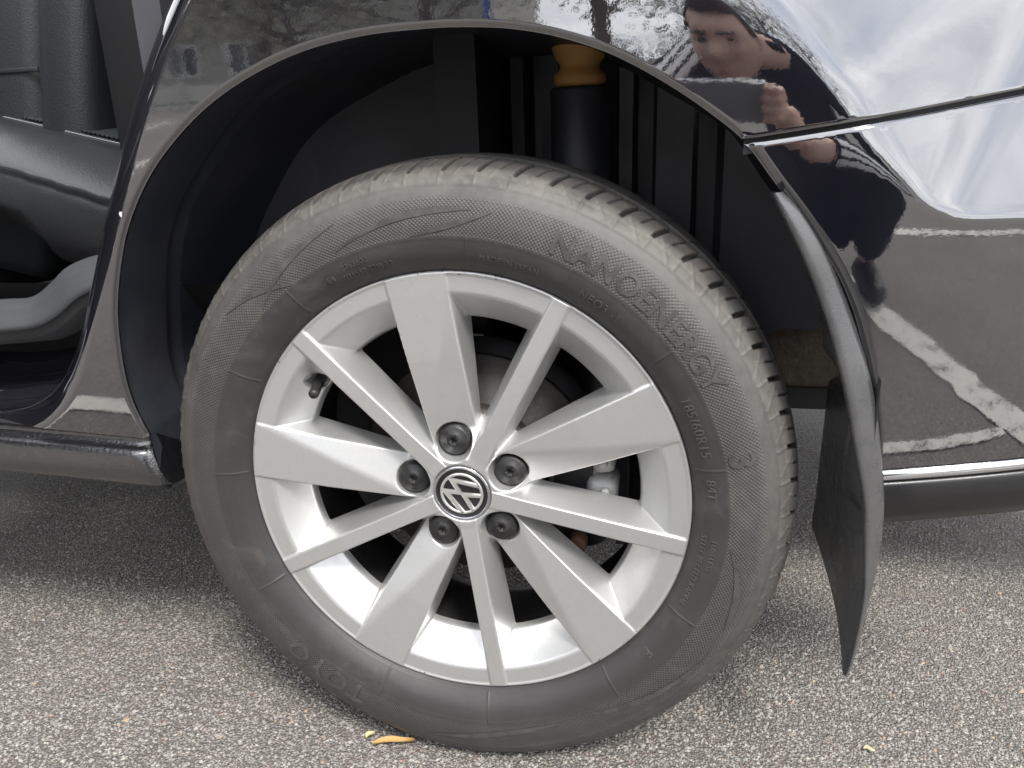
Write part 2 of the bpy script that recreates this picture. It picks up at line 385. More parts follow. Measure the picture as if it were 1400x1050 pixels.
def panel(name, outline, yfun, mat, parent, step=.006, rolled=(), flange=.0025):
    """sheet y = yfun(x,z) inside the outline, with exact normals and an inward return flange"""
    pl = np.array(outline); n = len(pl)
    lo, hi = pl.min(0), pl.max(0)
    gx, gz = np.meshgrid(np.arange(lo[0], hi[0], step), np.arange(lo[1], hi[1], step)); g = np.stack([gx.ravel(), gz.ravel()], 1)
    closed = np.concatenate([pl, pl[:1]])
    def inside(q):
        c = np.zeros(len(q), bool); x, z = q[:, 0], q[:, 1]
        for i in range(n):
            a, b = closed[i], closed[i+1]
            cond = (a[1] > z) != (b[1] > z)
            with np.errstate(divide='ignore', invalid='ignore'):
                xi = (b[0]-a[0])*(z-a[1])/(b[1]-a[1]+1e-15)+a[0]
            c ^= cond & (x < xi)
        return c
    d = np.full(len(g), 1e9)
    for i in range(n):
        a, b = closed[i], closed[i+1]; dd = b-a; t = np.clip(((g-a)@dd)/(dd@dd+1e-15), 0, 1)
        d = np.minimum(d, np.hypot(*(g-a-t[:, None]*dd).T))
    g = g[inside(g) & (d > .032)]
    ext = []
    nm = np.roll(pl, -1, 0)-np.roll(pl, 1, 0); nm /= np.linalg.norm(nm, axis=1)[:, None]+1e-12; inn = np.stack([-nm[:, 1], nm[:, 0]], 1)
    area = .5*np.sum(closed[:-1, 0]*closed[1:, 1]-closed[1:, 0]*closed[:-1, 1])
    if area < 0: inn = -inn
    st2 = .0036; gx, gz = np.meshgrid(np.arange(lo[0], hi[0], st2), np.arange(lo[1], hi[1], st2)); g2 = np.stack([gx.ravel(), gz.ravel()], 1)
    def dist(q_):
        dm = np.full(len(q_), 1e9)
        for i in range(n):
            a, b = closed[i], closed[i+1]; d2 = b-a; t = np.clip(((q_-a)@d2)/(d2@d2+1e-15), 0, 1); dm = np.minimum(dm, np.hypot(*(q_-a-t[:, None]*d2).T))
        return dm
    for dd in (.0010, .0020, .0031, .0043, .0056, .0070, .0085, .0102, .0121, .0142, .0164, .0187, .0211, .0236, .0262, .0289):
        q_ = pl+inn*dd; ext.append(q_[(dist(q_) > dd*.95) & inside(q_)])
    from mathutils.kdtree import KDTree
    ex = np.concatenate(ext); kd = KDTree(len(ex))
    for i, q_ in enumerate(ex): kd.insert((q_[0], 0, q_[1]), i)
    kd.balance(); dm = dist(g2); g2 = g2[(dm > .0030) & (dm < .0315) & inside(g2)]
    far = np.array([kd.find((q_[0], 0, q_[1]))[2] > .0030 for q_ in g2], bool)
    ext = np.concatenate([ex, g2[far]])
    pts = [Vector(q) for q in np.concatenate([pl, ext, g])]
    co, _, fa, *_ = delaunay_2d_cdt(pts, [], [list(range(n))] if area > 0 else [list(range(n))[::-1]], 1, 1e-7)
    q = np.array([c[:] for c in co]); x, z = q[:, 0], q[:, 1]
    y = yfun(x, z); e = 2e-4
    fx = (yfun(x+e, z)-yfun(x-e, z))/(2*e); fz = (yfun(x, z+e)-yfun(x, z-e))/(2*e)
    N = np.stack([fx, -np.ones_like(fx), fz], 1); N /= np.linalg.norm(N, axis=1)[:, None]
    V = np.stack([x, y, z], 1); F = []
    for f in fa:
        a, b, c = V[f[0]], V[f[1]], V[f[2]]
        F.append(list(f) if np.cross(b-a, c-a)[1] < 0 else list(f)[::-1])
    # return flange
    k = len(V); yb = yfun(pl[:, 0], pl[:, 1])
    rim0 = np.stack([pl[:, 0], yb, pl[:, 1]], 1); rim1 = rim0+np.array([0, flange, 0])
    V = np.concatenate([V, rim0, rim1]); on = np.stack([-inn[:, 0], np.zeros(n), -inn[:, 1]], 1); N = np.concatenate([N, on, on])
    for i in range(n):
        j = (i+1) % n; f = [k+i, k+j, k+n+j, k+n+i]
        if abs(polydist(np.array([pl[i, 0]]), np.array([pl[i, 1]]), SHUT, False)[0][0]) < .004: continue
        nn = np.cross(V[f[1]]-V[f[0]], V[f[2]]-V[f[0]])
        F.append(f if nn@on[i] > 0 else f[::-1])
    return mesh(name, V, F, mat, parent, True, N)

iS = int(np.argmin(np.hypot(*(ARCH-SHUT[0]).T)))     # arch point at the shut line
ARCH_Q, ARCH_B = ARCH[:iS+1], ARCH[iS:]
def lip(d, w=.0046, h=.0030): return h*np.clip(1-np.abs(d)/w, 0, 1)**2
def y_quarter(x, z):
    da, _ = polydist(x, z, ARCH_Q, False); dd, _ = polydist(x, z, DOOR, False); ds, _ = polydist(x, z, SHUT, False)
    return ysurf(x, z)+lip(da)+lip(dd, .028, .021)+lip(ds, .004, .0025)
def y_bumper(x, z):
    da, _ = polydist(x, z, ARCH_B, False); ds, _ = polydist(x, z, SHUT, False)
    return ysurf(x, z)-.0005+lip(da, .007, .005)+lip(ds, .0055, .0042)
GAP = .0016
def build_body():
    sill_z = ARCH[0][1]
    s_up = SHUT+np.array([0, GAP]); s_dn = SHUT-np.array([0, GAP])
    top = .93
    outline = np.concatenate([ARCH_Q[:-1], s_up[1:], [[s_up[-1][0], top], [DOOR[0][0]+.10, top], [DOOR[0][0]+.05, .85]], DOOR, [[DOOR[-1][0], sill_z+.012]], np.stack([np.linspace(DOOR[-1][0]+.01, ARCH[0][0]-.006, 24), np.full(24, 0.)], 1)+[0, 0]])
    # lower edge follows the photographed sill line
    a = P(0, 590, -.02)[[0, 2]]; b = P(171, 608, -.02)[[0, 2]]
    k = len(outline)
    for i in range(k-25, k):
        outline[i, 1] = a[1]+(outline[i, 0]-a[0])*(b[1]-a[1])/(b[0]-a[0])
    q = panel('quarter_panel', outline, y_quarter, MT['paint'], CAR)
    # bumper
    zb = ARCH_B[-1][1]; xs = SHUT[-1][0]
    strip = P(1208, 657, -.02)[2]
    ab = ARCH_B[ARCH_B[:, 1] > strip]
    n = 60; xe = np.linspace(ab[-1][0]+.004, xs, n); ze = np.full(n, strip)+.10*(xe-xe[0])
    outline = np.concatenate([s_dn[::-1], ab[1:], np.stack([xe, ze], 1)])
    bmp = panel('bumper', outline, y_bumper, MT['paint'], CAR)
    yb = ysurf(SHUT[:, 0], SHUT[:, 1]); V, F = loft([[(q_[0], y_+.0065, q_[1]+dz) for q_, y_ in zip(SHUT, yb)] for dz in (-.009, .009)]); mesh('shut_line_shade', V, F, MT['black'], bmp)  # black strip behind the gap, standing in for the shade inside it
    # bright strip and lower valance swept along the bumper plan
    x0 = ab[-1][0]-.004; X = np.linspace(x0, xs, 60)
    def sweep(prof, zf):
        rows = []
        for x in X:
            z0 = zf(x); yb = float(ysurf(np.array([x]), np.array([z0]))[0])
            rows.append([(x, yb+dy, z0+dz) for dy, dz in prof])
        return loft(rows)
    zf = lambda x: strip+.10*(x-ab[-1][0]-.004)
    t = np.linspace(0, np.pi, 9)
    V, F = sweep([(.004, 0)]+[(-.0045*math.sin(a_)+.002, -.0012-.0105*(1-math.cos(a_))/2) for a_ in t]+[(.004, -.0119)], zf)
    mesh('chrome_strip', V, F[:, ::-1], MT['chrome'], bmp)
    V, F = sweep([(.006, -.012), (.001, -.0125), (-.001, -.016), (.001, -.030), (.006, -.045), (.014, -.056), (.03, -.062), (.09, -.064)], zf)
    mesh('lower_valance', V, F[:, ::-1], MT['blackplastic'], bmp)
    # sill
    A = P(0, 592, -.015); Bp = P(174, 609, -.015); L0 = -1.45
    slope = (Bp[2]-A[2])/(Bp[0]-A[0]); rows = []
    prof = [(.004, .004), (.010, .000), (.0105, -.007), (.006, -.0122), (.0005, -.0135), (-.0012, -.0160), (-.0016, -.022), (-.0008, -.034), (.0015, -.045), (.005, -.0515), (.012, -.0555), (.03, -.057), (.10, -.058)]
    for x in np.concatenate([np.linspace(L0, Bp[0]-.010, 76), Bp[0]+np.array([-.004, .001, .005, .008])]):
        z0 = A[2]+slope*(x-A[0]) if x > A[0]-.05 else A[2]-.05*slope+0*(x)
        yb = float(ybase(np.array([x]), np.array([z0]))[0])
        ed = max(0., (x-Bp[0]+.004)/.012)**2*.010
        rows.append([(x+.010*max(0., -dz-.015)/.043*(x > Bp[0]-.006), yb+dy+ed, z0+dz) for dy, dz in prof])
    V, F = loft(rows)
    V2, F2 = np.array(rows[-1]), [list(range(len(prof)))]
    V, F = merge([(V, F[:, ::-1]), (V2, F2)])
    sl = mesh('sill', V, F, MT['sill'], CAR)
    # paint chip on the pillar
    c = P(165, 292.5, -.02)
    for _ in range(12): c = P(165, 292.5, float(y_quarter(np.array([c[0]]), np.array([c[2]]))[0])-.0008)
    an = np.linspace(0, 2*np.pi, 9, endpoint=False); rr = .0026*RNG.uniform(.6, 1.2, 9)
    V = np.stack([c[0]+rr*np.cos(an)*.8, np.full(9, c[1]), c[2]+rr*np.sin(an)], 1)
    mesh('paint_chip', V, [list(range(9))], M('chip_primer', (.55, .55, .53), .6), q, smooth=False)
build_body()

# ------------------------------------------------------------------ wheel arch
def build_arch():
    A = ARCH[(ARCH[:, 1] > .385) | (ARCH[:, 0] < 0)]
    c = np.array([.01, .33]); dirs = A-c; dirs /= np.linalg.norm(dirs, axis=1)[:, None]
    O = A+dirs*.005; nt_ = 9; rows = []; ys0 = ysurf(A[:, 0], A[:, 1])+.0095
    for f in np.linspace(0, 1, 48):
        y = ys0+(.235-ys0)*f; ym = y[len(y)//2]
        k = .010*math.sin(f*math.pi)+(.004 if .36 < f < .42 else 0)
        s = np.linspace(0, 1, len(O)); w = .0020*np.sin(s*40+ym*9)*np.clip(f*5-.5, 0, 1)*np.clip(s*8, 0, 1)
        q = O+dirs*(k+w)[:, None]
        zb = np.interp(f, [0, .05, .10, .13, .16, .20, .3, 1], [.278, .271, .273, .284, .284, .274, .278, .285])
        tail = np.stack([q[0, 0]+.004*np.sin(np.linspace(math.pi*.5, 0, nt_)), np.linspace(zb, q[0, 1]-.005, nt_)], 1)
        q = np.concatenate([tail, q]); y = np.concatenate([np.full(nt_, y[0]), y]); rows.append(np.stack([q[:, 0], y, q[:, 1]], 1))
    V, F = loft(rows)
    ln = mesh('wheel_arch_liner', V, F, MT['liner'], CAR)
    # inner wall with its pressed ribs: plan profile drawn upwards
    pts = [(-.40, .20), (-.33, .226), (-.22, .234), (-.06, .236), (-.056, .242), (-.050, .30), (.002, .30), (.008, .245), (.022, .243), (.026, .285), (.036, .285), (.041, .243), (.060, .240), (.066, .29), (.118, .29), (.124, .240), (.138, .240), (.142, .275), (.158, .275), (.163, .240), (.20, .238), (.206, .262), (.225, .262), (.232, .238), (.30, .232), (.42, .215)]
    rows = [[(x, y, z0+(.80-z0)*k/11) for x, y in pts for z0 in [np.interp(x, [.18, .24], [.12, .40])]] for k in range(12)]
    V, F = loft(rows); o = mesh('inner_arch_wall', V, F, MT['liner_dull'], CAR, smooth=False)
    # roof of the housing so that no daylight leaks in
    V, F = box((-.03, .36, .80), (.62, .60, .02)); mesh('arch_roof', V, F, MT['liner_dull'], CAR, False)
    V, F = box((-.40, .92, .31), (2.6, 1.30, .03), .004); mesh('underbody', V, F, MT['black'], CAR, False)
    V, F = box((.36, .262, .372), (.30, .03, .085), .006); mesh('underbody_felt', V, F, mat_fabric('brown_felt', (.07, .058, .045), 120), CAR, False)
    # damper and its bump stop
    d = empty('damper', (0, 0, 0), CAR); ax = P(793, 120, .205)
    V, F = lathe([(0, -.5), (.030, -.5), (.030, -.004), (.0285, 0), (.012, .0)], 28, (ax[0], .205, ax[2]), 'z'); mesh('dust_tube', V, F, MT['liner'], d)
    pf = [(.0, .001), (.0235, .001), (.0265, .006), (.0255, .012), (.0205, .017), (.0195, .021), (.0245, .028), (.0275, .036), (.027, .045), (.021, .052), (.019, .06), (.025, .07), (.025, .10)]
    V, F = lathe(pf, 32, (ax[0], .205, ax[2]), 'z'); mesh('bump_stop', V, F, MT['foam'], d)
build_arch()

# ------------------------------------------------------------------ wheel
WHEEL = empty('wheel', (0, 0, 0), CAR)
SPOKE0 = R(26)
def rim_height(r, th):
    """front height (towards the camera) of the casting; th measured from a broad spoke"""
    ring = np.interp(r, [0, .150, .1575, .164, .188, .1905, .2045, .2065, .209], [-.14, -.11, -.062, -.031, -.0042, -.0030, -.0022, -.0012, -.0012])
    hub = np.interp(r, [0, .034, .045, .058, .068, .078, .09], [-.0075, -.0075, -.012, -.024, -.036, -.055, -.12])
    u, t = r*np.cos(th), r*np.sin(th)
    w = np.interp(u, [.03, .055, .207], [.0185, .0200, .0282])
    hA = np.interp(u, [.03, .05, .08, .13, .19, .208], [-.018, -.0145, -.0105, -.0050, -.0012, -.0004])
    ct = np.interp(u, [.045, .06, .10, .15, .205], [.020, .015, .003, -.0125, -.029])
    top = smin(hA, hA-.36*(ct-t), .0014)
    wide = smin(top, top-5.2*(np.abs(t)-w), .0030)
    h = smax(ring, hub, .004); h = smax(h, wide, np.interp(np.maximum(h, wide), [-.030, -.006], [.0085, .0012]))
    for sg in (-1, 1):
        a = th-sg*R(36); u, t = r*np.cos(a), r*np.sin(a)
        w = np.interp(u, [.03, .06, .207], [.0085, .0078, .0082])
        hN = np.interp(u, [.02, .036, .07, .14, .208], [-.0072, -.0068, -.0050, -.0020, -.0003])
        nar = smin(hN, hN-4.2*(np.abs(t)-w), .0030)
        nar = np.where(u > .02, nar, -.2)
        h = smax(h, nar, np.interp(np.maximum(h, nar), [-.030, -.006], [.0085, .0012]))
    u, t = r*np.cos(th), r*np.sin(th)
    d = np.hypot(u-.050, t); h = smin(h, -.024+5*np.maximum(0, d-.0158), .0015)
    edge = np.where(r > .2045, -.0035+np.sqrt(np.maximum(0, .0040**2-(r-.2045)**2)), 1.)
    h = np.where(r > .2045, np.minimum(h, edge), h)
    h = np.where(r < .0285, np.minimum(h, -.013), h)
    return h
def build_rim():
    nr, nt = 196, 1080
    r = np.linspace(.020, .2084, nr); th = np.linspace(0, 2*np.pi, nt, endpoint=False)
    T_, R_ = np.meshgrid(th, r, indexing='ij')
    loc = (T_+R(36)) % R(72)-R(36)
    H = rim_height(R_, loc)
    # valve hole in the sloped flank
    va = R(144.3)-SPOKE0; vx, vz = .1725*math.cos(va), .1725*math.sin(va)
    X, Z = R_*np.cos(T_), R_*np.sin(T_); d = np.hypot(X-vx, Z-vz)
    H = np.where(d < .0085, np.minimum(H, -.034), H)
    FL = -.039; keep = H > FL
    # below-level vertices next to the casting are pulled onto the level line, for clean window edges
    acc = np.zeros(H.shape+(2,)); cnt = np.zeros(H.shape); dth = 2*np.pi/nt; drr = r[1]-r[0]
    for di in (-1, 0, 1):
        for dj in (-1, 0, 1):
            if di == 0 and dj == 0: continue
            Hn = np.roll(H, -di, 0); Kn = np.roll(keep, -di, 0)
            Hn = np.roll(Hn, -dj, 1); Kn = np.roll(Kn, -dj, 1)
            if dj: Kn = Kn.copy(); Kn[:, -1 if dj > 0 else 0] = False
            ok = (~keep) & Kn; tt = np.where(ok, (FL-H)/np.where(ok, Hn-H, 1), 0); w_ = ok*(1.0 if di*dj == 0 else .35)
            acc[..., 0] += w_*tt*di*dth; acc[..., 1] += w_*tt*dj*drr; cnt += w_
    mv = cnt > 0
    T2 = T_+np.where(mv, acc[..., 0]/np.maximum(cnt, 1e-9), 0); R2 = R_+np.where(mv, acc[..., 1]/np.maximum(cnt, 1e-9), 0)
    Hc = np.maximum(H, FL)
    ang = T2+SPOKE0
    V = np.stack([R2*np.cos(ang), -Hc, WC[2]+R2*np.sin(ang)], -1).reshape(-1, 3)
    F = grid_faces(nt, nr, True); kp = keep.ravel()[F].any(1); F = F[kp]
    # clean away unused vertices
    used = np.unique(F); mp = np.full(len(V), -1); mp[used] = np.arange(len(used))
    V, F = V[used], mp[F]
    n = np.cross(V[F[0, 1]]-V[F[0, 0]], V[F[0, 2]]-V[F[0, 0]])
    if n[1] > 0: F = F[:, ::-1]
    rim = mesh('rim', V, F, MT['silver'], WHEEL)
    # barrel behind the face
    V, F = lathe([(.2084, .0035), (.207, .010), (.194, .012), (.190, .020), (.180, .034), (.176, .05), (.176, .12), (.188, .150), (.205, .158), (.2084, .166)], 160, WC)
    mesh('rim_barrel', V, F, MT['steel'], WHEEL)
    # bolt caps
    for k in range(5):
        a = SPOKE0+k*R(72); c = WC+np.array([.05*math.cos(a), .0, .05*math.sin(a)])
        pf = [(0, .0200), (.0030, .0200), (.0031, .0145), (.0042, .0138), (.0070, .0138), (.0076, .0150), (.0125, .0154), (.0146, .0172), (.0151, .022), (.0151, .028)]
        V, F = lathe(pf, 40, c); 
        # six lobes in the drive recess
        d = np.hypot(V[:, 0]-c[0], V[:, 2]-c[2]); inner = (d > .0025) & (d < .0036)
        an = np.arctan2(V[:, 2]-c[2], V[:, 0]-c[0]); f = 1+.16*np.cos(6*an)
        V[inner, 0] = c[0]+(V[inner, 0]-c[0])*f[inner]; V[inner, 2] = c[2]+(V[inner, 2]-c[2])*f[inner]
        mesh('bolt_cap', V, F, MT['cap'], WHEEL)
    # valve
    a = R(144.3); b = WC+np.array([.1725*math.cos(a), .030, .1725*math.sin(a)]); q = WC+np.array([.163*math.cos(a), -.004, .163*math.sin(a)])
    V, F = tube([b, b+(q-b)*.35, b+(q-b)*.55, b+(q-b)*.58, b+(q-b)*.93, q], [.0060, .0048, .0042, .0048, .0048, .0036], 16); mesh('valve_stem', V, F, MT['cap'], WHEEL)
    # centre cap with its emblem
    y0 = .0075
    V, F = lathe([(.0272, .016), (.0272, y0+.0005), (.0264, y0-.0006), (.0250, y0-.0002), (.0247, y0+.0004), (.0, y0+.0004)], 72, WC)
    cc = mesh('centre_cap', V, F, mats=[MT['chrome'], MT['black']], parent=WHEEL, midx=[0 if (i % 5) < 3 else 1 for i in range(len(F))])
    parts = [lathe([(.0208, y0+.0008), (.0208, y0-.0006), (.0202, y0-.0012), (.0186, y0-.0012), (.0180, y0-.0006), (.0180, y0+.0008)], 72, WC)]
    up = R(-31); ux, uz = math.cos(up), math.sin(up); rx, rz = math.cos(up-math.pi/2), math.sin(up-math.pi/2); Rr = .0188
    def stroke(pts, w=.0046):
        pts = np.array(pts, float)*Rr; n = len(pts); rows = []
        for i in range(n):
            a0 = pts[max(i-1, 0)]; b0 = pts[min(i+1, n-1)]; p0 = pts[i]
            if 0 < i < n-1:
                d1 = (p0-a0)/np.linalg.norm(p0-a0); d2 = (b0-p0)/np.linalg.norm(b0-p0); tt = d1+d2; tt /= np.linalg.norm(tt); nn = np.array([-tt[1], tt[0]]); sc = 1/max(.35, nn@np.array([-d1[1], d1[0]]))
            else:
                tt = (b0-a0)/np.linalg.norm(b0-a0); nn = np.array([-tt[1], tt[0]]); sc = 1
            row = []
            for s_, yy in ((-1, y0+.0008), (-.9, y0-.0008), (-.45, y0-.0012), (.45, y0-.0012), (.9, y0-.0008), (1, y0+.0008)):
                q_ = p0+nn*s_*w/2*sc; row.append(WC+np.array([q_[0]*rx+q_[1]*ux, yy, q_[0]*rz+q_[1]*uz]))
            rows.append(row)
        V, F = loft(rows)
        return V, F[:, ::-1]
    parts.append(stroke([(-.45, .90), (0, .10), (.45, .90)]))
    parts.append(stroke([(-.86, .55), (-.36, -.78), (0, -.10), (.36, -.78), (.86, .55)]))
    V, F = merge(parts); mesh('emblem', V, F, M('emblem_silver', (.74, .73, .70), .28, metal=.8), WHEEL)
    # brake: disc, hub hat, caliper, carrier
    V, F = lathe([(.045, .052), (.066, .052), (.068, .066), (.070, .070), (.116, .070), (.116, .080), (.07, .080)], 96, WC); mesh('brake_disc', V, F, MT['disc'], WHEEL)
    V, F = lathe([(0, .046), (.058, .046), (.064, .049), (.066, .056)], 64, WC); mesh('hub_flange', V, F, MT['rust'], WHEEL)
    V, F = lathe([(.08, .094), (.128, .094), (.128, .098)], 96, WC); mesh('splash_shield', V, F, MT['black'], WHEEL)
    def cal(cx, cz, sx, sz, y0_, y1_, rot, bev=.006):
        return box((cx, (y0_+y1_)/2, cz), (sx, y1_-y0_, sz), bev, Matrix.Rotation(rot, 4, 'Y'))
    A_ = R(-8)
    def pol(r_, a_): return WC[0]+r_*math.cos(a_), WC[2]+r_*math.sin(a_)
    x1, z1 = pol(.126, R(-6)); x2, z2 = pol(.128, R(9)); x3, z3 = pol(.13, R(-22)); x4, z4 = pol(.098, R(-7))
    V, F = merge([cal(x1, z1, .030, .038, .044, .085, R(4), .009), cal(x2, z2, .022, .024, .048, .085, R(-10), .007), cal(x3, z3, .026, .024, .052, .085, R(20), .008), cal(x4, z4, .05, .066, .056, .069, R(6), .006)])
    px_, pz_ = pol(.112, R(-15)); Vp, Fp = lathe([(0, .046), (.013, .046), (.0155, .0485), (.0155, .060), (.018, .062), (.018, .084)], 28, (px_, 0, pz_))
    Vq, Fq = lathe([(0, .040), (.004, .040), (.0055, .042), (.0055, .050)], 6, (x1+.004, 0, z1+.006)); Vr, Fr = lathe([(0, .044), (.004, .044), (.0055, .046), (.0055, .054)], 6, (x2, 0, z2))
    V, F = merge([(V, F), (Vp, Fp), (Vq, Fq), (Vr, Fr)]); mesh('brake_caliper', V, F, MT['alu'], WHEEL)
    V, F = cal(*pol(.098, R(2)), .036, .034, .053, .0555, R(10), .001); mesh('caliper_label', V, F, MT['black'], WHEEL, False)
    V, F = lathe([(0, .050), (.008, .050), (.0095, .053), (.0095, .066)], 20, np.array([pol(.123, R(-35))[0], 0, pol(.123, R(-35))[1]])); mesh('guide_pin_boot', V, F, MT['rust'], WHEEL)
    c = P(648, 463, .105); V, F = box(c, (.020, .006, .010), .001); mesh('cable_clip', V, F, M('cream_plastic', (.55, .52, .42), .5), WHEEL, False)
build_rim()

# tyre
SIDE = np.array([(.1985, .013), (.2055, .0065), (.2105, .0012), (.2150, -.0040), (.2230, -.0098), (.2330, -.0132), (.2430, -.0145), (.2530, -.0142), (.2630, -.0120), (.2720, -.0082), (.2800, -.0030), (.2860, .0030), (.2905, .0095), (.2940, .0160), (.2966, .0230), (.2985, .0320), (.3000, .045), (.3010, .060), (.3015, .080)])
def y_of_r(r): 
    return np.interp(r, SIDE[:12, 0], SIDE[:12, 1])
def squash(V):
    """flatten the contact patch and bulge the side wall above it"""
    z = V[:, 2].copy(); lim = .0015
    b = np.exp(-((V[:, 0]/.10)**2))*np.clip(1-z/.085, 0, 1)
    V[:, 1] -= np.where(V[:, 1] < .04, 1, 0)*b*.006*np.clip((.08-V[:, 1])/.09, 0, 1)
    V[:, 2] = np.where(z < .012, lim+.0105*np.exp((z-.012)/.0105), z)
    return V
def build_tyre():
    NP = 60; nt = NP*32
    half = spline(SIDE, 108)
    back = half[::-1][1:].copy()[::3]; back[:, 1] = .16-back[:, 1]
    pf = np.concatenate([half, back]); ns = len(pf)
    tg = np.gradient(pf, axis=0); tg /= np.linalg.norm(tg, axis=1)[:, None]; nrm = np.stack([tg[:, 1]*1.0, -tg[:, 0]], 1)   # (r,y) outward
    nrm = np.where((nrm[:, :1]*(pf[:, :1]-.22)+nrm[:, 1:]*(pf[:, 1:]-.08)) < 0, -nrm, nrm)
    th = np.linspace(-np.pi/2, 1.5*np.pi, nt+1)
    r0, y0 = pf[:, 0], pf[:, 1]
    TH, RR = np.meshgrid(th, r0, indexing='ij'); YY = np.repeat(y0[None], nt+1, 0)
    front = YY < .08
    D = np.zeros_like(TH)
    def ridge(c, w, h): return h*np.exp(-((RR-c)/w)**2)*(front & (YY < .02))
    D += ridge(.2385, .0007, .0007)+ridge(.2690, .0007, .0006)+ridge(.2795, .0009, -.0008)+ridge(.2120, .0008, .0006)+ridge(.2865, .0008, -.0006)
    D += .0004*((RR > .2695) & (RR < .279) & front)
    for a in (176.5, 126, 84.5, 63, 38, 11.2, -26, -51.7, -85, -113, -152.4, 150):
        da = (TH-R(a)+np.pi) % (2*np.pi)-np.pi
        D += .0006*np.exp(-((da*RR)/.0008)**2)*((RR > .212) & (RR < .2385) & front)
    ph = (TH/(2*np.pi)*NP) % 1.0
    # buttress zigzag
    bz = np.clip((RR-.2800)/(.2930-.2800), 0, 1); bm = (RR > .2805) & (RR < .2925) & front
    def bar(c, w): 
        q = np.abs((ph-c+.5) % 1-.5); return np.clip(1-q/w, 0, 1)
    D += .0009*np.maximum.reduce([bar(.05, .06), bar(.25+.55*bz, .06), bar(.80-.28*bz, .05)*(bz > .5)])*bm
    # shoulder grooves: broad and narrow alternating, slanted; reach the outer rib groove
    sl = (YY-.010)*6.0
    reach = front & (YY > .008) & (YY < .043)
    fade = np.clip((YY-.006)/.006, 0, 1)
    q1 = np.abs((ph+sl*2.0+.5) % 1-.5); q2 = np.abs((ph+sl*2.0) % 1-.5)
    D -= .0065*np.clip(1.6-q1/.055, 0, 1)*reach*fade
    D -= .0040*np.clip(1.4-q2/.030, 0, 1)*(front & (YY > .014) & (YY < .043))
    mid = np.abs(YY-.08)
    D -= .0065*(np.abs(mid-.036) < .0042)*(RR > .28); D -= .0065*(mid < .0045)*(RR > .28)
    q3 = np.abs((ph+YY*9) % 1-.5); D -= .003*np.clip(1.3-q3/.03, 0, 1)*(mid < .030)*(mid > .006)*(RR > .28)
    r = RR+nrm[:, 0][None]*D; y = YY+nrm[:, 1][None]*D
    V = np.stack([r*np.cos(TH), y, WC[2]+r*np.sin(TH)], -1).reshape(-1, 3)
    V = squash(V)
    F = grid_faces(nt+1, ns)
    k = (nt//2)*(ns-1)+50; n = np.cross(V[F[k, 1]]-V[F[k, 0]], V[F[k, 2]]-V[F[k, 0]])
    if n[1] > 0: F = F[:, ::-1]
    o = mesh('tyre', V, F, MT['rubber'], WHEEL)
    def att(nm, a):
        at = o.data.attributes.new(nm, 'FLOAT', 'POINT'); at.data.foreach_set('value', np.ascontiguousarray(a, dtype=np.float32).ravel())
    att('th', (TH+np.pi/2)/(2*np.pi)); att('rr', RR)
    att('hatch', ((RR > .2395) & (RR < .2683) & front).astype(float))
    dust = np.interp(RR, [.20, .212, .215, .236, .241, .262, .270, .278, .282, .290, .2935, .2955, .2975, .3015], [.03, .05, .06, .07, .11, .13, .36, .44, .46, .44, .20, .26, .44, .36])
    up = np.clip(.62+.38*np.sin(TH-R(-25)), .25, 1)
    dust = dust*up*(1-.75*np.clip(-D/.003, 0, 1))
    att('dust', np.where(front, dust, dust*.6))
    att('tan', np.exp(-((RR-.286)/.006)**2)*front*np.clip(.35+.65*np.sin(TH+R(0)), 0, 1))
build_tyre()

def lettering(txt, size, r0, a_deg, name='tyre_lettering', raise_=.0007, mat=None, bold=0.0, spacing=1.0, centre=False):
    """raised letters bent round the side wall; a_deg = angle where the text starts, reading clockwise"""
    cu = bpy.data.curves.new('tmp', 'FONT'); cu.body = txt; cu.size = size; cu.extrude = .0004 if size > .02 else .0006; cu.offset = bold*size; cu.space_character = spacing; cu.resolution_u = 3
    ob = bpy.data.objects.new('tmp', cu); COL.objects.link(ob); bpy.context.view_layer.update()
    me = bpy.data.meshes.new_from_object(ob.evaluated_get(bpy.context.evaluated_depsgraph_get()))
    bpy.data.objects.remove(ob); bpy.data.curves.remove(cu)
    bm = bmesh.new(); bm.from_mesh(me); bpy.data.meshes.remove(me)
    bmesh.ops.remove_doubles(bm, verts=list(bm.verts), dist=1e-6); bmesh.ops.triangulate(bm, faces=list(bm.faces))
    for _ in range(3):
        lg = [e for e in bm.edges if e.calc_length() > .005]
        if not lg: break
        bmesh.ops.subdivide_edges(bm, edges=lg, cuts=1); bmesh.ops.triangulate(bm, faces=[f for f in bm.faces if len(f.verts) > 3])
    wid = max(v.co.x for v in bm.verts); off = wid/2 if centre else 0
    bm.verts.index_update(); V = np.array([v.co[:] for v in bm.verts]); F = [[v.index for v in f.verts] for f in bm.faces]; bm.free()
    rr = r0+V[:, 1]; a = R(a_deg)-(V[:, 0]-off)/(r0+size*.35)
    y = y_of_r(rr)-raise_-V[:, 2]
    W_ = np.stack([rr*np.cos(a), y, WC[2]+rr*np.sin(a)], 1); W_ = squash(W_)
    return mesh(name, W_, F, mat or (MT['letter'] if size > .02 else MT['letter_small']), WHEEL, False)
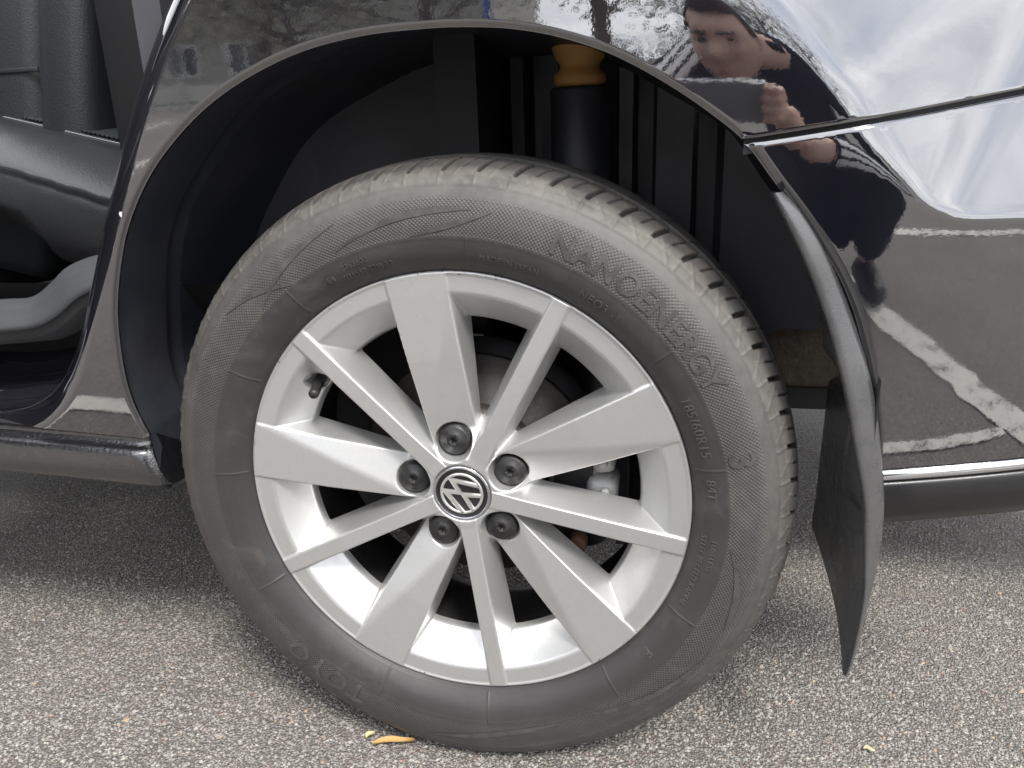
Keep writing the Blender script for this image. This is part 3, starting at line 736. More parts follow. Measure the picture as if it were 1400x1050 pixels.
def build_letters():
    mt = M('raised_rubber', (.042, .040, .038), .6); B = NB(mt); o = B.obj(); n = B.noise(o, 60, 5, .65)
    B.col(B.mix(B.ramp(n, [(.35, (0, 0, 0)), (.75, (1, 1, 1))]), (.036, .035, .034), (.085, .08, .072))); MT['letter'] = mt; MT['letter_small'] = M('raised_small_rubber', (.074, .069, .064), .6)
    lettering('NANOENERGY', .0255, .2435, 68.5, bold=.022, spacing=1.06)
    lettering('3', .030, .2425, 14.5, bold=.02)
    lettering('TOYO', .031, .2405, -116, bold=.03, spacing=1.12)
    lettering('MADE IN JAPAN', .0068, .2215, 81.8, spacing=1.05)
    lettering('NEO3 -1', .0098, .2210, 59.6, spacing=1.12)
    lettering('185/60R15', .0118, .2210, 28.4, spacing=1.08)
    lettering('84T', .0112, .2210, 9.2, spacing=1.08)
    lettering('TUBELESS', .0068, .2262, -4.7, spacing=1.1)
    lettering('STEEL BELTED RADIAL', .0068, .2175, -4.3, spacing=1.1)
    lettering('0263800', .0068, .2275, 112.6, spacing=1.1); lettering('021512 S2WR2', .0068, .2190, 113.2, spacing=1.1)
    lettering('E4', .0075, .2228, 116.9)
    lettering('F', .012, .2190, -38)
    # ring round the approval mark, and the smooth wing shapes in the hatching
    a0 = R(116); t = np.linspace(0, 2*np.pi, 40, endpoint=False); V = []
    for q in t:
        for rad in (.0062, .0070):
            rr = .2252+rad*math.sin(q); a = a0-rad*math.cos(q)/.2252; V.append((rr*math.cos(a), y_of_r(rr)-.0009, WC[2]+rr*math.sin(a)))
    mesh('approval_ring', V, [[2*i, 2*i+1, (2*i+3) % 80, (2*i+2) % 80] for i in range(40)], MT['letter'], WHEEL, False)
    def wing(a0_, a1_, r_a, r_b, thick, bend=0.):
        n = 26; rows = []
        for i in range(n):
            f = i/(n-1); a = R(a0_+(a1_-a0_)*f); rc = r_a+(r_b-r_a)*f+bend*math.sin(math.pi*f); w_ = thick*math.sin(math.pi*min(1, f*1.02+.0))**.8*(.35+.65*f)+.0004
            row = []
            for s_ in (-1, -.33, .33, 1):
                rr = min(max(rc+s_*w_/2, .2392), .2686); row.append((rr*math.cos(a), y_of_r(rr)-.0008, WC[2]+rr*math.sin(a)))
            rows.append(row)
        V, F = loft(rows); V = squash(V)
        return mesh('wing_mark', V, F, MT['letter'], WHEEL, True)
    wing(112, 84, .2440, .2610, .008, .004); wing(96, 80, .2400, .2610, .006, -.003); wing(133, 110, .2420, .2660, .007, .004); wing(140, 124, .2660, .2400, .006, .003); wing(-6, -24, .2420, .2620, .008, .005); wing(-30, -62, .2640, .2420, .008, .003); wing(-64, -100, .2440, .2620, .008, -.004)
build_letters()

# ------------------------------------------------------------------ mudflap
def build_flap():
    f = empty('mudflap', (0, 0, 0), CAR)
    # outer edge strip: crease a and outer edge b, both just outboard of the arch edge
    a = [(1057, 264), (1076, 302), (1098, 348), (1118, 398), (1136, 452), (1150, 505), (1161, 555), (1169, 605), (1177, 650), (1183, 693), (1183, 735), (1183, 780), (1181, 820), (1172, 868), (1163, 905), (1156, 925)]
    b = [(1070, 262), (1096, 287), (1124, 330), (1148, 385), (1168, 440), (1186, 500), (1194, 535), (1202, 590), (1207, 640), (1209, 690), (1206, 735), (1199, 776), (1190, 815), (1178, 865), (1166, 908), (1157, 926)]
    n = 60
    A = spline([P(u, v, np.interp(v, [262, 420], [-.034, -.022])) for u, v in a], n); Bq = spline([P(u, v, np.interp(v, [262, 420], [-.026, -.013])) for u, v in b], n)
    rows = []
    for p_, q_ in zip(A, Bq):
        d = q_-p_
        rows.append([p_+[-.001, .010, 0], p_+[-.0012, .003, 0], p_, p_+d*.06+[0, -.0010, 0], p_+d*.35+[0, -.0012, 0], p_+d*.80+[0, -.0008, 0], q_, q_+[0.0005, .006, 0], q_+[-.001, .02, 0]])
    V, F = loft(rows); st = mesh('outer_strip', V, F, MT['flap'], f)
    # the hanging sheet: from the crease inwards, face towards the tyre
    m_ = 30; rows = []
    for i in range(n):
        s = i/(n-1); p_ = A[i]; q_ = Bq[i]
        depth = np.interp(p_[2], [.164, .20, .36, .40, .48, .57], [.212, .205, .195, .10, .02, .012])
        row = []
        for j in range(m_):
            g_ = j/(m_-1); y = p_[1]+.004+depth*g_
            x = p_[0]-.0012+(.343-p_[0])*min(1, g_*3)*(1 if p_[2] < .42 else 0)+.004*math.sin(g_*math.pi)*np.interp(p_[2], [.16, .4], [1, .2])
            row.append((x, y, p_[2]+.030*g_*np.interp(p_[2], [.16, .30], [1, 0])))
        rows.append(row)
    front = np.array(rows); backp = front+np.array([.004, 0, 0])
    V, F = merge([loft(front), (backp.reshape(-1, 3), grid_faces(n, m_)[:, ::-1]), loft([front[:, -1], backp[:, -1]]), loft([front[-1], backp[-1]])])
    mesh('sheet', V, F, MT['flap'], f)
    # moulded gusset on its front face
    c = P(1160, 700, -.035); c[0] = .334
    V, F = loft([[(.343-dx*math.sin(math.pi*min(1, k/3)), -.016+.022*k, z+.006*k) for k in range(4)] for z, dx in ((.42, .002), (.40, .006), (.37, .010), (.34, .013), (.318, .014), (.305, .010), (.300, .001))])
    mesh('gusset', V, F, MT['flap'], f)
build_flap()

# ------------------------------------------------------------------ cabin seen through the door opening
def build_cabin():
    # painted door aperture: sill step running forwards, curving up behind the quarter panel edge
    rows = []
    D2 = DOOR[::4]
    d = np.gradient(D2, axis=0); d /= np.linalg.norm(d, axis=1)[:, None]; out = np.stack([d[:, 1], -d[:, 0]], 1)   # away from the panel
    yb = y_quarter(D2[:, 0], D2[:, 1])
    for i in range(len(D2)):
        o = out[i] if out[i][0] < 0 or out[i][1] > 0 else -out[i]
        prof = [(-.002, .003), (-.006, .018), (-.006, .034), (.002, .040), (.012, .046), (.016, .060), (.012, .072), (.020, .082), (.034, .092), (.040, .11)]
        rows.append([(D2[i][0]+o[0]*a, yb[i]+b, D2[i][1]+o[1]*a) for a, b in prof])
    z_end, x_end = D2[-1][1], D2[-1][0]
    for xx in np.linspace(x_end-.03, -1.45, 12):
        rows.append([(xx, yb[-1]+b, z_end+a) for a, b in prof])
    V, F = loft(rows); mesh('door_aperture', V, F, MT['paint'], CAR)
    # grey scuff plate along the sill
    a = [(-200, 360), (-60, 405), (20, 408), (48, 404), (72, 384), (90, 366), (120, 352), (150, 345)]
    b = [(-200, 470), (-60, 458), (10, 452), (50, 447), (80, 432), (104, 410), (130, 396), (160, 390)]
    A = spline([P(u, v, .085) for u, v in a], 40); Bq = spline([P(u, v, .045) for u, v in b], 40); rows = []
    for p_, q_ in zip(A, Bq):
        dz = q_-p_
        rows.append([p_+[0, .03, -.02], p_+[0, .002, -.001], p_+dz*.03+[0, 0, .001], p_+dz*.30+[0, -.003, .0015], p_+dz*.36+[0, -.0035, .0005], p_+dz*.40+[0, -.0035, .0015], p_+dz*.66+[0, -.006, .0005], p_+dz*.78+[0, -.007, -.001], p_+dz*.93+[0, -.005, -.003], q_, q_+[0, .003, -.001], q_+[0, .004, -.010], q_+[0, .03, -.02]])
    V, F = loft(rows); mesh('scuff_plate', V, F, MT['greytrim'], CAR)
    # carpet and far side of the cabin
    V, F = loft([[(x, y, z) for y, z in ((.10, .47), (.13, .44), (.2, .36), (.4, .33), (1.4, .33))] for x in (-1.7, -1.0, -.4, -.2)]); mesh('carpet', V, F, MT['carpet'], CAR)
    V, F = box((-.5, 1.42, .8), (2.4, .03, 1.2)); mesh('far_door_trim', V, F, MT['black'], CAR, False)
    V, F = box((-.2, .70, 1.42), (2.6, 1.2, .04), .015); mesh('roof', V, F, MT['paint'], CAR)
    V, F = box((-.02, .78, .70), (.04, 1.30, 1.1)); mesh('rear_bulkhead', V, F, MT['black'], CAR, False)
    V, F = box((.36, .86, .92), (.86, 1.36, .02), .008); mesh('boot_deck', V, F, MT['paint'], CAR)
    V, F = box((-2.05, .75, .86), (.06, 1.34, 1.10)); mesh('cabin_front_blocker', V, F, MT['black'], CAR, False)  # added wall closing the cabin front, keeps sky out of the paint reflections
    V, F = merge([box((-1.30, .05, .86), (.07, .07, 1.06), .01)]); mesh('centre_pillar', V, F, MT['blackplastic'], CAR)
    fd = empty('front_door', (0, 0, 0), CAR)
    V, F = loft([[(x, -.036+.20*(z-.75)**2, z) for z in np.linspace(.33, .97, 16)] for x in (-2.3, -1.9, -1.6, -1.325)]); mesh('door_skin', V, F[:, ::-1], MT['paint'], fd)
    V, F = loft([[(x, .0+(z-.97)*.25, z) for z in (.972, 1.2, 1.40)] for x in (-2.2, -1.34)]); mesh('window_glass', V, F[:, ::-1], MT['glass'], fd)
    # rear bench
    st = empty('rear_seat', (0, 0, 0), CAR)
    xs = np.linspace(-1.02, -.388, 44); rows = []
    SH = lambda x: -.44*(x+.56) if x > -.80 else .1056
    DZ = lambda x: -.16*(x+.60) if x > -.85 else .04
    for x in xs:
        sh, dz = SH(x), DZ(x); lo = np.interp(x, [-.80, -.66, -.60, -.54, -.48, -.30], [.56, .55, .525, .492, .497, .505])
        pr = [(1.35, .672), (.80, .670), (.50, .656), (.38, .640), (.310, .634), (.285, .6315), (.278, .628), (.271, .6320), (.250, .6275), (.222, .6185), (.196, .6070), (.182, .5985), (.176, .5935), (.1725, .5890), (.1765, .5855), (.1725, .5815), (.1690, .573), (.1675, .55), (.170, .525), (.176, lo+.02), (.186, lo+.004), (.205, lo-.006), (.30, lo-.012)]
        wr = .0008*math.sin(x*95)+.0006*math.sin(x*211)
        rows.append([(x, y+sh+(wr if .17 < y < .26 else 0), z+dz+(.6*wr if .17 < y < .26 else 0)) for y, z in pr])
    V, F = loft(rows); V2 = np.array(rows[0]); 
    V, F = merge([(V, F), (V2, [list(range(len(rows[0])))])]); mesh('cushion', V, F, MT['leather'], st)
    # ribbed seat centre
    rows = []
    for x in np.linspace(-1.0, -.392, 240):
        rows.append([(x, y+SH(x), np.interp(y, [.31, .38, .50, .80, 1.35], [.634, .640, .656, .670, .672])+DZ(x)+.0016+.0012*math.sin((x+.5*y)*2*math.pi/.010)) for y in (.300, .32, .34, .36, .38, .41, .45, .5, .6, .8, 1.2)])
    V, F = loft(rows); mesh('ribbed_panel', V, F, MT['ribbed'], st)
    # stitching along the bolster seam
    parts = []
    for x in np.arange(-.80, -.395, .008):
        sh, dz = SH(x), DZ(x)
        parts.append(box((x, .2865+sh, .6330+dz), (.0050, .0012, .0010)))
    V, F = merge(parts); mesh('stitching', V, F, M('grey_thread', (.35, .35, .36), .7), st, False)
    # backrest: side bolster, main pad, centre part, each leaning back
    def pad(x0, x1, x_y0, x_y1, z0, z1, thick, nm, lean=.12, m_='leather'):
        rows = []
        for k in range(14):
            f = k/13; row = []
            z = z0+(z1-z0)*f; xo = (z-z0)*lean
            for a in np.linspace(0, 1, 20):
                y = x_y0+(x_y1-x_y0)*a; bul = thick*(1-abs(2*a-1)**6)**.7*(1-abs(2*f-1)**10)**.5
                row.append((x0+(x1-x0)*a+xo-bul, y, z))
            rows.append(row)
        V, F = loft(rows); mesh(nm, V, F, MT[m_], st)
    V, F = box((-.585, .385, .80), (.080, .15, .62), .025, Matrix.Rotation(R(12), 4, 'Y')); mesh('side_bolster', V, F, MT['leather_dark'], st)
    V, F = box((-.40, .36, .83), (.13, .30, .60), .02); mesh('side_trim', V, F, MT['black'], st)
    V, F = lathe([(0, -.04), (.036, -.04), (.042, 0), (.040, .02), (.028, .034), (.012, .045), (0, .05)], 24, (-.655, .42, .69), 'z'); mesh('belt_buckle', V, F, MT['greytrim'], st)
    if False: pad(0, 0, 0, 1, 0, 1, 0, ''); pad(-.40, -.40, .300, .66, .60, 1.05, .05, 'backrest'); pad(-.40, -.40, .66, .95, .60, 1.05, .065, 'backrest_centre'); pad(-.40, -.40, .95, 1.35, .60, 1.05, .05, 'backrest')
    V, F = tube([(-.452, .302, z) for z in np.linspace(.62, .9, 10)], .0030, 8); mesh('piping', V+np.stack([(V[:, 2]-.6)*.12, 0*V[:, 2], 0*V[:, 2]], 1), F, MT['leather'], st)
    # front seat back at the left edge of the view
    fs = empty('front_seat', (0, 0, 0), CAR)
    V, F = box((-.762, .60, .74), (.14, .44, .64), .03, Matrix.Rotation(R(13), 4, 'Y')); mesh('backrest', V, F, MT['leather_dark'], fs)
    V, F = box((-1.12, .60, .47), (.50, .46, .16), .05); mesh('cushion', V, F, MT['leather'], fs)
    V, F = box((-.766, .379, .72), (.14, .004, .006), .001); mesh('back_pocket_seam', V, F, MT['leather'], fs)
MT['ribbed'] = mat_leather('ribbed_leather', (.030, .036, .036), 600)
build_cabin()

# ------------------------------------------------------------------ open rear door (stands left of the view, mirrored in the paint)
def build_door():
    hx, hy, L_, ang = -1.27, .0, .88, R(68)
    d = empty('rear_door', (hx, hy, 0), CAR); d.rotation_euler = (0, 0, -ang)
    # local: x along the door from the hinge, y towards the cabin side, z up
    def sheet(y0, pts_top, z0, bulge, nm, mt, n=14):
        rows = []
        for i in range(n):
            f = i/(n-1); row = []
            for j in range(22):
                g = j/21; x = .01+L_*g*np.interp(f, [0, .45, 1], [.84, .92, 1.0]); z = z0+(pts_top-z0)*f
                row.append((x, y0+bulge*math.sin(math.pi*f)*(1 if bulge > 0 else 1), z))
            rows.append(row)
        V, F = loft(rows); return mesh(nm, V, F, mt, d)
    sheet(-.012, .96, .33, -.035, 'door_skin', MT['paint'])
    tr = sheet(.055, .95, .35, .02, 'door_trim', MT['black'])
    V, F = merge([box((.01+L_*.46, .02, .335), (L_*.84, .06, .016), .004), box((.012, .02, .65), (.02, .06, .62), .004), box((.01+L_*.97, .02, .66), (.018, .06, .60), .004, Matrix.Rotation(R(9), 4, 'Y')), box((.01+L_*.5, .02, .955), (L_*1.0, .06, .02), .005)])
    mesh('door_edge', V, F, MT['paint'], d)
    V, F = box((.42, .085, .66), (.46, .05, .06), .018); mesh('armrest', V, F, MT['leather'], tr)
    V, F = box((.55, .080, .80), (.10, .02, .03), .006); mesh('pull_handle', V, F, MT['chrome'], tr)
    V, F = tube([(.01, .02, .96), (.06, .03, 1.2), (.16, .05, 1.40), (.40, .06, 1.44), (.70, .06, 1.40), (.86, .05, 1.22), (.90, .03, .97)], .014, 8); fr = mesh('window_frame', V, F, MT['blackplastic'], d)
    V, F = loft([[(.03, .022, .965), (.88, .03, .97)], [(.07, .032, 1.2), (.84, .048, 1.2)], [(.17, .05, 1.385), (.70, .056, 1.385)]]); mesh('window_glass', V, F, MT['glass'], fr)
    V, F = box((.74, -.055, .83), (.18, .022, .03), .009); mesh('outer_handle', V, F, MT['paint'], d)
build_door()

# ------------------------------------------------------------------ markings and verge of the parking place (seen mirrored in the paint)
def strip(pts, w, z=.004, nm='painted_line', mt='line', parent=None):
    pts = np.array(pts, float); n = max(2, int(np.linalg.norm(pts[1]-pts[0])/.05)); t = np.linspace(0, 1, n)[:, None]
    c = pts[0]+(pts[1]-pts[0])*t; d = pts[1]-pts[0]; d /= np.linalg.norm(d); nn = np.array([-d[1], d[0]])
    e1 = w/2*(1+.10*RNG.standard_normal(n))[:, None]; e2 = w/2*(1+.10*RNG.standard_normal(n))[:, None]
    V = np.concatenate([np.c_[c+nn*e1, np.full(n, z)], np.c_[c-nn*e2, np.full(n, z)]])
    return mesh(nm, V, [[i, i+1, n+i+1, n+i] for i in range(n-1)], MT[mt], parent or GROUND, False)
def build_place():
    strip([(1.00, -.09), (.62, -1.42)], .090); strip([(.50, -.415), (.87, -.385)], .030, .0045)
    strip([(.98, -1.735), (4.2, -.80)], .07); strip([(-1.25, -.485), (-.70, -.470)], .05)
    strip([(-3.15, -3.0), (-3.75, -5.4)], .11); strip([(-5.9, -6.9), (-7.6, -10.6)], .12)
    # kerb of pale blocks and the grass behind it
    km = mat_plastic('kerb_concrete', (.42, .41, .385), .85, .002, 60, .3, dcol=(.2, .19, .17), dscale=3)
    base = None
    for i in range(40):
        V, F = box((-26+i*1.0, -17, .07), (.985, .16, .14), .012)
        if base is None:
            k0 = mesh('kerb_block', V-np.array([-26, -17, 0]), F, km, smooth=False); k0.location = (-26, -17, 0); k = k0; base = k0
        else:
            k = base.copy(); COL.objects.link(k); k.location = (-26+i*1.0, -17, 0)
        k.parent = GROUND
    gm = mat_fabric('grass', (.05, .085, .022), 40)
    V, F = loft([[(x, y, .09+.05*math.sin(x*.7+y)) for y in (-17.1, -24, -32, -45, -120)] for x in np.linspace(-80, 60, 40)])
    tag(mesh('grass_verge', V, F, gm), kind='structure', label='mown green verge behind the pale kerb')
build_place()

def bark(): return mat_fabric('bark', (.075, .06, .048), 30)
def leafmat(nm, c):
    mt = M(nm, c, .6); B = NB(mt); o = B.obj()
    B.col(B.mix(B.noise(o, 1.7, 4, .6), tuple(a*.45 for a in c), tuple(a*1.7 for a in c))); return mt
def tree(x, y, h, cr, label, leaf, dens=1500, seed=0):
    rg = np.random.default_rng(seed); t = empty('tree', (x, y, .08)); tag(t, label, 'tree', 'trees behind the parking place')
    parts = []; top = np.array([rg.normal(0, .3), rg.normal(0, .3), h*.72])
    trunk = spline([(0, 0, 0), (rg.normal(0, .06), rg.normal(0, .06), h*.25), (*(top[:2]*.5), h*.5), top], 10); parts.append(tube(trunk, np.linspace(h*.026, h*.008, 10), 9))
    ends = [top]
    for i in range(11):
        s = rg.uniform(.35, .95); p0 = trunk[int(s*9)]; a = rg.uniform(0, 2*np.pi); ln = cr*rg.uniform(.6, 1.0)
        e = p0+np.array([math.cos(a)*ln, math.sin(a)*ln, ln*rg.uniform(.35, .9)]); mid = (p0+e)/2+rg.normal(0, .12, 3)
        sp = spline([p0, mid, e], 7); parts.append(tube(sp, np.linspace(h*.009, h*.002, 7), 6)); ends += [e, mid]
        for _ in range(3):
            e2 = e+rg.normal(0, .35*cr, 3)*[1, 1, .6]; parts.append(tube([mid*.4+e*.6, (e+e2)/2, e2], [h*.003, h*.002, h*.001], 5)); ends.append(e2)
    V, F = merge(parts); mesh('trunk', V, F, MT['bark'], t)
    ends = np.array(ends); c = ends[rg.integers(0, len(ends), dens)]+rg.normal(0, .20*cr, (dens, 3))
    s = rg.uniform(.05, .12, dens)[:, None]; a = rg.normal(0, 1, (dens, 3)); a /= np.linalg.norm(a, axis=1)[:, None]; b = np.cross(a, rg.normal(0, 1, (dens, 3))); b /= np.linalg.norm(b, axis=1)[:, None]
    V = np.stack([c-a*s, c+b*s*.5, c+a*s, c-b*s*.5], 1).reshape(-1, 3); mesh('crown', V, np.arange(dens*4).reshape(-1, 4), leaf, t, False)
def build_far():
    MT['bark'] = bark(); l1 = leafmat('leaves_mid', (.085, .088, .05)); l2 = leafmat('leaves_pale', (.15, .145, .09)); l3 = leafmat('leaves_dark', (.055, .056, .036))
    T = [(-1.0, -11.5, 6.5, 2.2, 'slender tree with forked trunk nearest the kerb, mirrored above the wheel', l2, 2200), (.9, -13.5, 5.8, 2.0, 'small pale leafed tree right of the forked one, mirrored beside the face', l2, 2000),
         (-6.5, -20.5, 9, 3.0, 'dark leafed tree left of the blue post', l3, 2600), (-11.5, -21, 8, 2.8, 'mid green tree before the pale house wall', l1, 2400), (-19, -22, 8.5, 3.0, 'dark tree at the left end of the pale house', l3, 2400), (-9.2, -18.4, 5.2, 2.2, 'low pale tree close behind the kerb, before the house', l2, 2600), (-14.6, -18.6, 5.0, 2.3, 'low dark tree close behind the kerb, before the house', l3, 2800), (4.6, -22, 8, 3, 'broad mid green tree beyond the person', l1, 2400), (9.5, -24, 9, 3.2, 'tall dark tree right of all the others', l3, 2400)]
    for i, q in enumerate(T): tree(*q, seed=10+i)
    # hedge of separate bushes
    for i, (x, y, r_) in enumerate([(-3.6, -18.6, 1.0), (-1.6, -18.9, .9), (.4, -18.7, 1.0), (2.4, -19, 1.1)]):
        rg = np.random.default_rng(50+i); n = 1500; d = rg.normal(0, 1, (n, 3)); d /= np.linalg.norm(d, axis=1)[:, None]; c = d*(rg.random(n)**.33)[:, None]*[r_, r_*.7, r_*.8]*(1+.25*np.sin(d[:, :1]*5+d[:, 1:2]*4))+[0, 0, r_*.75]
        c[:, 2] = np.abs(c[:, 2]); s = rg.uniform(.04, .09, n)[:, None]; a = rg.normal(0, 1, (n, 3)); a /= np.linalg.norm(a, axis=1)[:, None]; b = np.cross(a, rg.normal(0, 1, (n, 3))); b /= np.linalg.norm(b, axis=1)[:, None]
        t = empty('bush', (x, y, .08)); tag(t, ['leftmost round bush of the row behind the kerb', 'second bush from the left behind the kerb', 'third bush from the left behind the kerb', 'rightmost and largest bush behind the kerb'][i], 'bush', 'bushes behind the kerb')
        mesh('foliage', np.stack([c-a*s, c+b*s*.5, c+a*s, c-b*s*.5], 1).reshape(-1, 3), np.arange(n*4).reshape(-1, 4), [l1, l3, l1, l2][i], t, False)
        V, F = merge([tube([(0, 0, 0), (rg.normal(0, .2), rg.normal(0, .2), r_*.7), (rg.normal(0, .4), rg.normal(0, .3), r_*1.2)], [.03, .02, .008], 6) for _ in range(4)]); mesh('stem', V, F, MT['bark'], t)
    # low pale fence along the kerb
    fm_ = mat_plastic('fence_concrete', (.40, .385, .36), .85, .002, 40, .3, dcol=(.22, .21, .19), dscale=2)
    fe = empty('fence', (-15, -17.6, .08)); tag(fe, 'low pale panel fence running along the kerb on the left', 'fence')
    p0 = b0 = None
    for i in range(12):
        if p0 is None:
            V, F = box((0, 0, .40), (1.80, .05, .58), .01); p0 = mesh('panel', V, F, fm_, fe, False); V, F = box((-1.0, 0, .42), (.13, .13, .84), .015); b0 = mesh('post', V, F, fm_, fe, False)
        else:
            for q in (p0, b0):
                c = q.copy(); COL.objects.link(c); c.parent = fe; c.location = (i*2.0-8, 0, 0)
    p0.location = b0.location = (-8, 0, 0)
    # pale two-storey house
    h = empty('house', (-17, -30, .05)); tag(h, 'pale rendered two storey house with dark windows behind the trees', 'house')
    wall = mat_plastic('render_wall', (.36, .34, .31), .9, .002, 40, .2, dcol=(.35, .33, .3), dscale=1)
    V, F = box((0, 0, 3.1), (22, 9, 6.2), .02); mesh('wall', V, F, wall, h, False)
    V, F = loft([[(x, -5.2, 6.15), (x, 0, 9.0), (x, 5.2, 6.15)] for x in (-11.6, 11.6)]); V2, F2 = loft([[(x, -5.2, 6.05), (x, 0, 8.9), (x, 5.2, 6.05)] for x in (-11.6, 11.6)]); V, F = merge([(V, F), (V2, F2[:, ::-1])]); mesh('roof', V, F, mat_plastic('roof_tiles', (.16, .07, .05), .8, .01, 12, .2), h, False)
    V, F = merge([box((0, 4.53, .35), (22.05, .06, .7), .0)]); mesh('plinth', V, F, mat_plastic('plinth', (.17, .17, .17), .9, .002, 40, .2), h, False)
    fm = M('white_frame', (.75, .75, .73), .5)
    for zf in (1.9, 4.6):
        for i in range(9):
            x = -9.6+i*2.4
            V, F = merge([box((x-.62, 4.53, zf), (.09, .10, 1.5), .0), box((x+.62, 4.53, zf), (.09, .10, 1.5), .0), box((x, 4.531, zf+.71), (1.15, .10, .09), .0), box((x, 4.531, zf-.71), (1.15, .10, .09), .0), box((x, 4.529, zf), (.07, .09, 1.33), .0)]); w = mesh('window', V, F, fm, h, False)
            V, F = box((x, 4.505, zf), (1.15, .02, 1.33)); mesh('pane', V, F, MT['glass'], w, False)
    V, F = lathe([(0, 0), (.055, 0), (.055, 4.2), (.06, 4.22), (.06, 4.3), (0, 4.32)], 16, (0, 0, 0), 'z'); V2, F2 = lathe([(.11, .0), (.11, .03), (.06, .05)], 16, (0, 0, 0), 'z'); V, F = merge([(V, F), (V2, F2)])
    o = mesh('blue_post', V, F, M('blue_paint', (.02, .10, .42), .4)); o.location = (-2.95, -12.6, 0); tag(o, 'thin bright blue post standing on the asphalt, mirrored above the wheel', 'post')
build_far()

# ------------------------------------------------------------------ fallen leaves on the asphalt
def build_leaves():
    lm = M('dry_leaf', (.50, .29, .09), .6); B = NB(lm); B.col(B.mix(B.noise(B.obj(), 160, 4, .6), (.58, .36, .12), (.38, .19, .07)))
    def leaf(px0, px1, w, curl, label, mt):
        a, b = PG(*px0), PG(*px1); d = b-a; L = np.linalg.norm(d[:2]); d /= np.linalg.norm(d); s = np.array([-d[1], d[0], 0]); rows = []
        for i in range(15):
            f = i/14; ww = w*math.sin(math.pi*min(1, .04+f*.96))**.7*(1.05-.35*f); c = a+(b-a)*f+s*.0012*math.sin(f*math.pi*2); row = []
            for g in (-1, -.5, 0, .5, 1): row.append(c+s*g*ww/2+np.array([0, 0, .0042+curl*abs(g)**1.5+.0018*math.sin(f*3)-.0008*(g == 0)]))
            rows.append(row)
        A = np.array(rows); n, k = A.shape[:2]; low = A-np.array([0, 0, .0004])
        V, F = merge([loft(A), (low.reshape(-1, 3), grid_faces(n, k)[:, ::-1]), loft([A[:, 0], low[:, 0]]), loft([low[:, -1], A[:, -1]])])
        c = V.mean(0)*[1, 1, 0]; o = mesh('fallen_leaf', V-c, F, mt); o.location = c; tag(o, label, 'leaf', 'leaves fallen in front of the tyre')
    leaf((511, 1022), (568, 1017), .009, .003, 'long narrow orange dry leaf lying in front of the tyre', lm)
    l2 = M('pale_leaf', (.55, .48, .26), .6)
    leaf((501, 1013), (513, 1005), .007, .001, 'tiny pale yellow leaf just behind the long orange one', l2)
    leaf((1180, 1028), (1196, 1032), .006, .001, 'tiny yellowish leaf scrap at the lower right edge', l2)
build_leaves()

# ------------------------------------------------------------------ the photographer, crouching behind the camera, seen mirrored in the quarter panel
PHONE_C = CAM+_rt*.045-_up*.022-_fw*.012
def skin_mesh(joints, edges, sub=2, root=0):
    me = bpy.data.meshes.new('tmp'); me.from_pydata([j[0] for j in joints], edges, []); o = bpy.data.objects.new('tmp', me); COL.objects.link(o)
    o.modifiers.new('s', 'SKIN'); sv = me.skin_vertices[0].data
    for i, j in enumerate(joints):
        r = j[1]; sv[i].radius = (r, r) if not isinstance(r, tuple) else r; sv[i].use_root = (i == root)
    m_ = o.modifiers.new('u', 'SUBSURF'); m_.levels = sub; m_.render_levels = sub
    bpy.context.view_layer.update(); ev = o.evaluated_get(bpy.context.evaluated_depsgraph_get()); out = bpy.data.meshes.new_from_object(ev)
    bpy.data.objects.remove(o); bpy.data.meshes.remove(me)
    V = np.array([v.co[:] for v in out.vertices]); F = [list(p.vertices) for p in out.polygons]; bpy.data.meshes.remove(out)
    return V, F
def remesh(VF, vox, smooth=2):
    me = bpy.data.meshes.new('tmp'); me.from_pydata(np.asarray(VF[0]).tolist(), [], [list(map(int, f)) for f in VF[1]]); o = bpy.data.objects.new('tmp', me); COL.objects.link(o)
    m_ = o.modifiers.new('r', 'REMESH'); m_.mode = 'VOXEL'; m_.voxel_size = vox; m_.use_smooth_shade = True
    if smooth: s_ = o.modifiers.new('s', 'SMOOTH'); s_.iterations = smooth
    bpy.context.view_layer.update(); out = bpy.data.meshes.new_from_object(o.evaluated_get(bpy.context.evaluated_depsgraph_get()))
    bpy.data.objects.remove(o); bpy.data.meshes.remove(me)
    V = np.array([v.co[:] for v in out.vertices]); F = [list(p.vertices) for p in out.polygons]; bpy.data.meshes.remove(out)
    return V, F
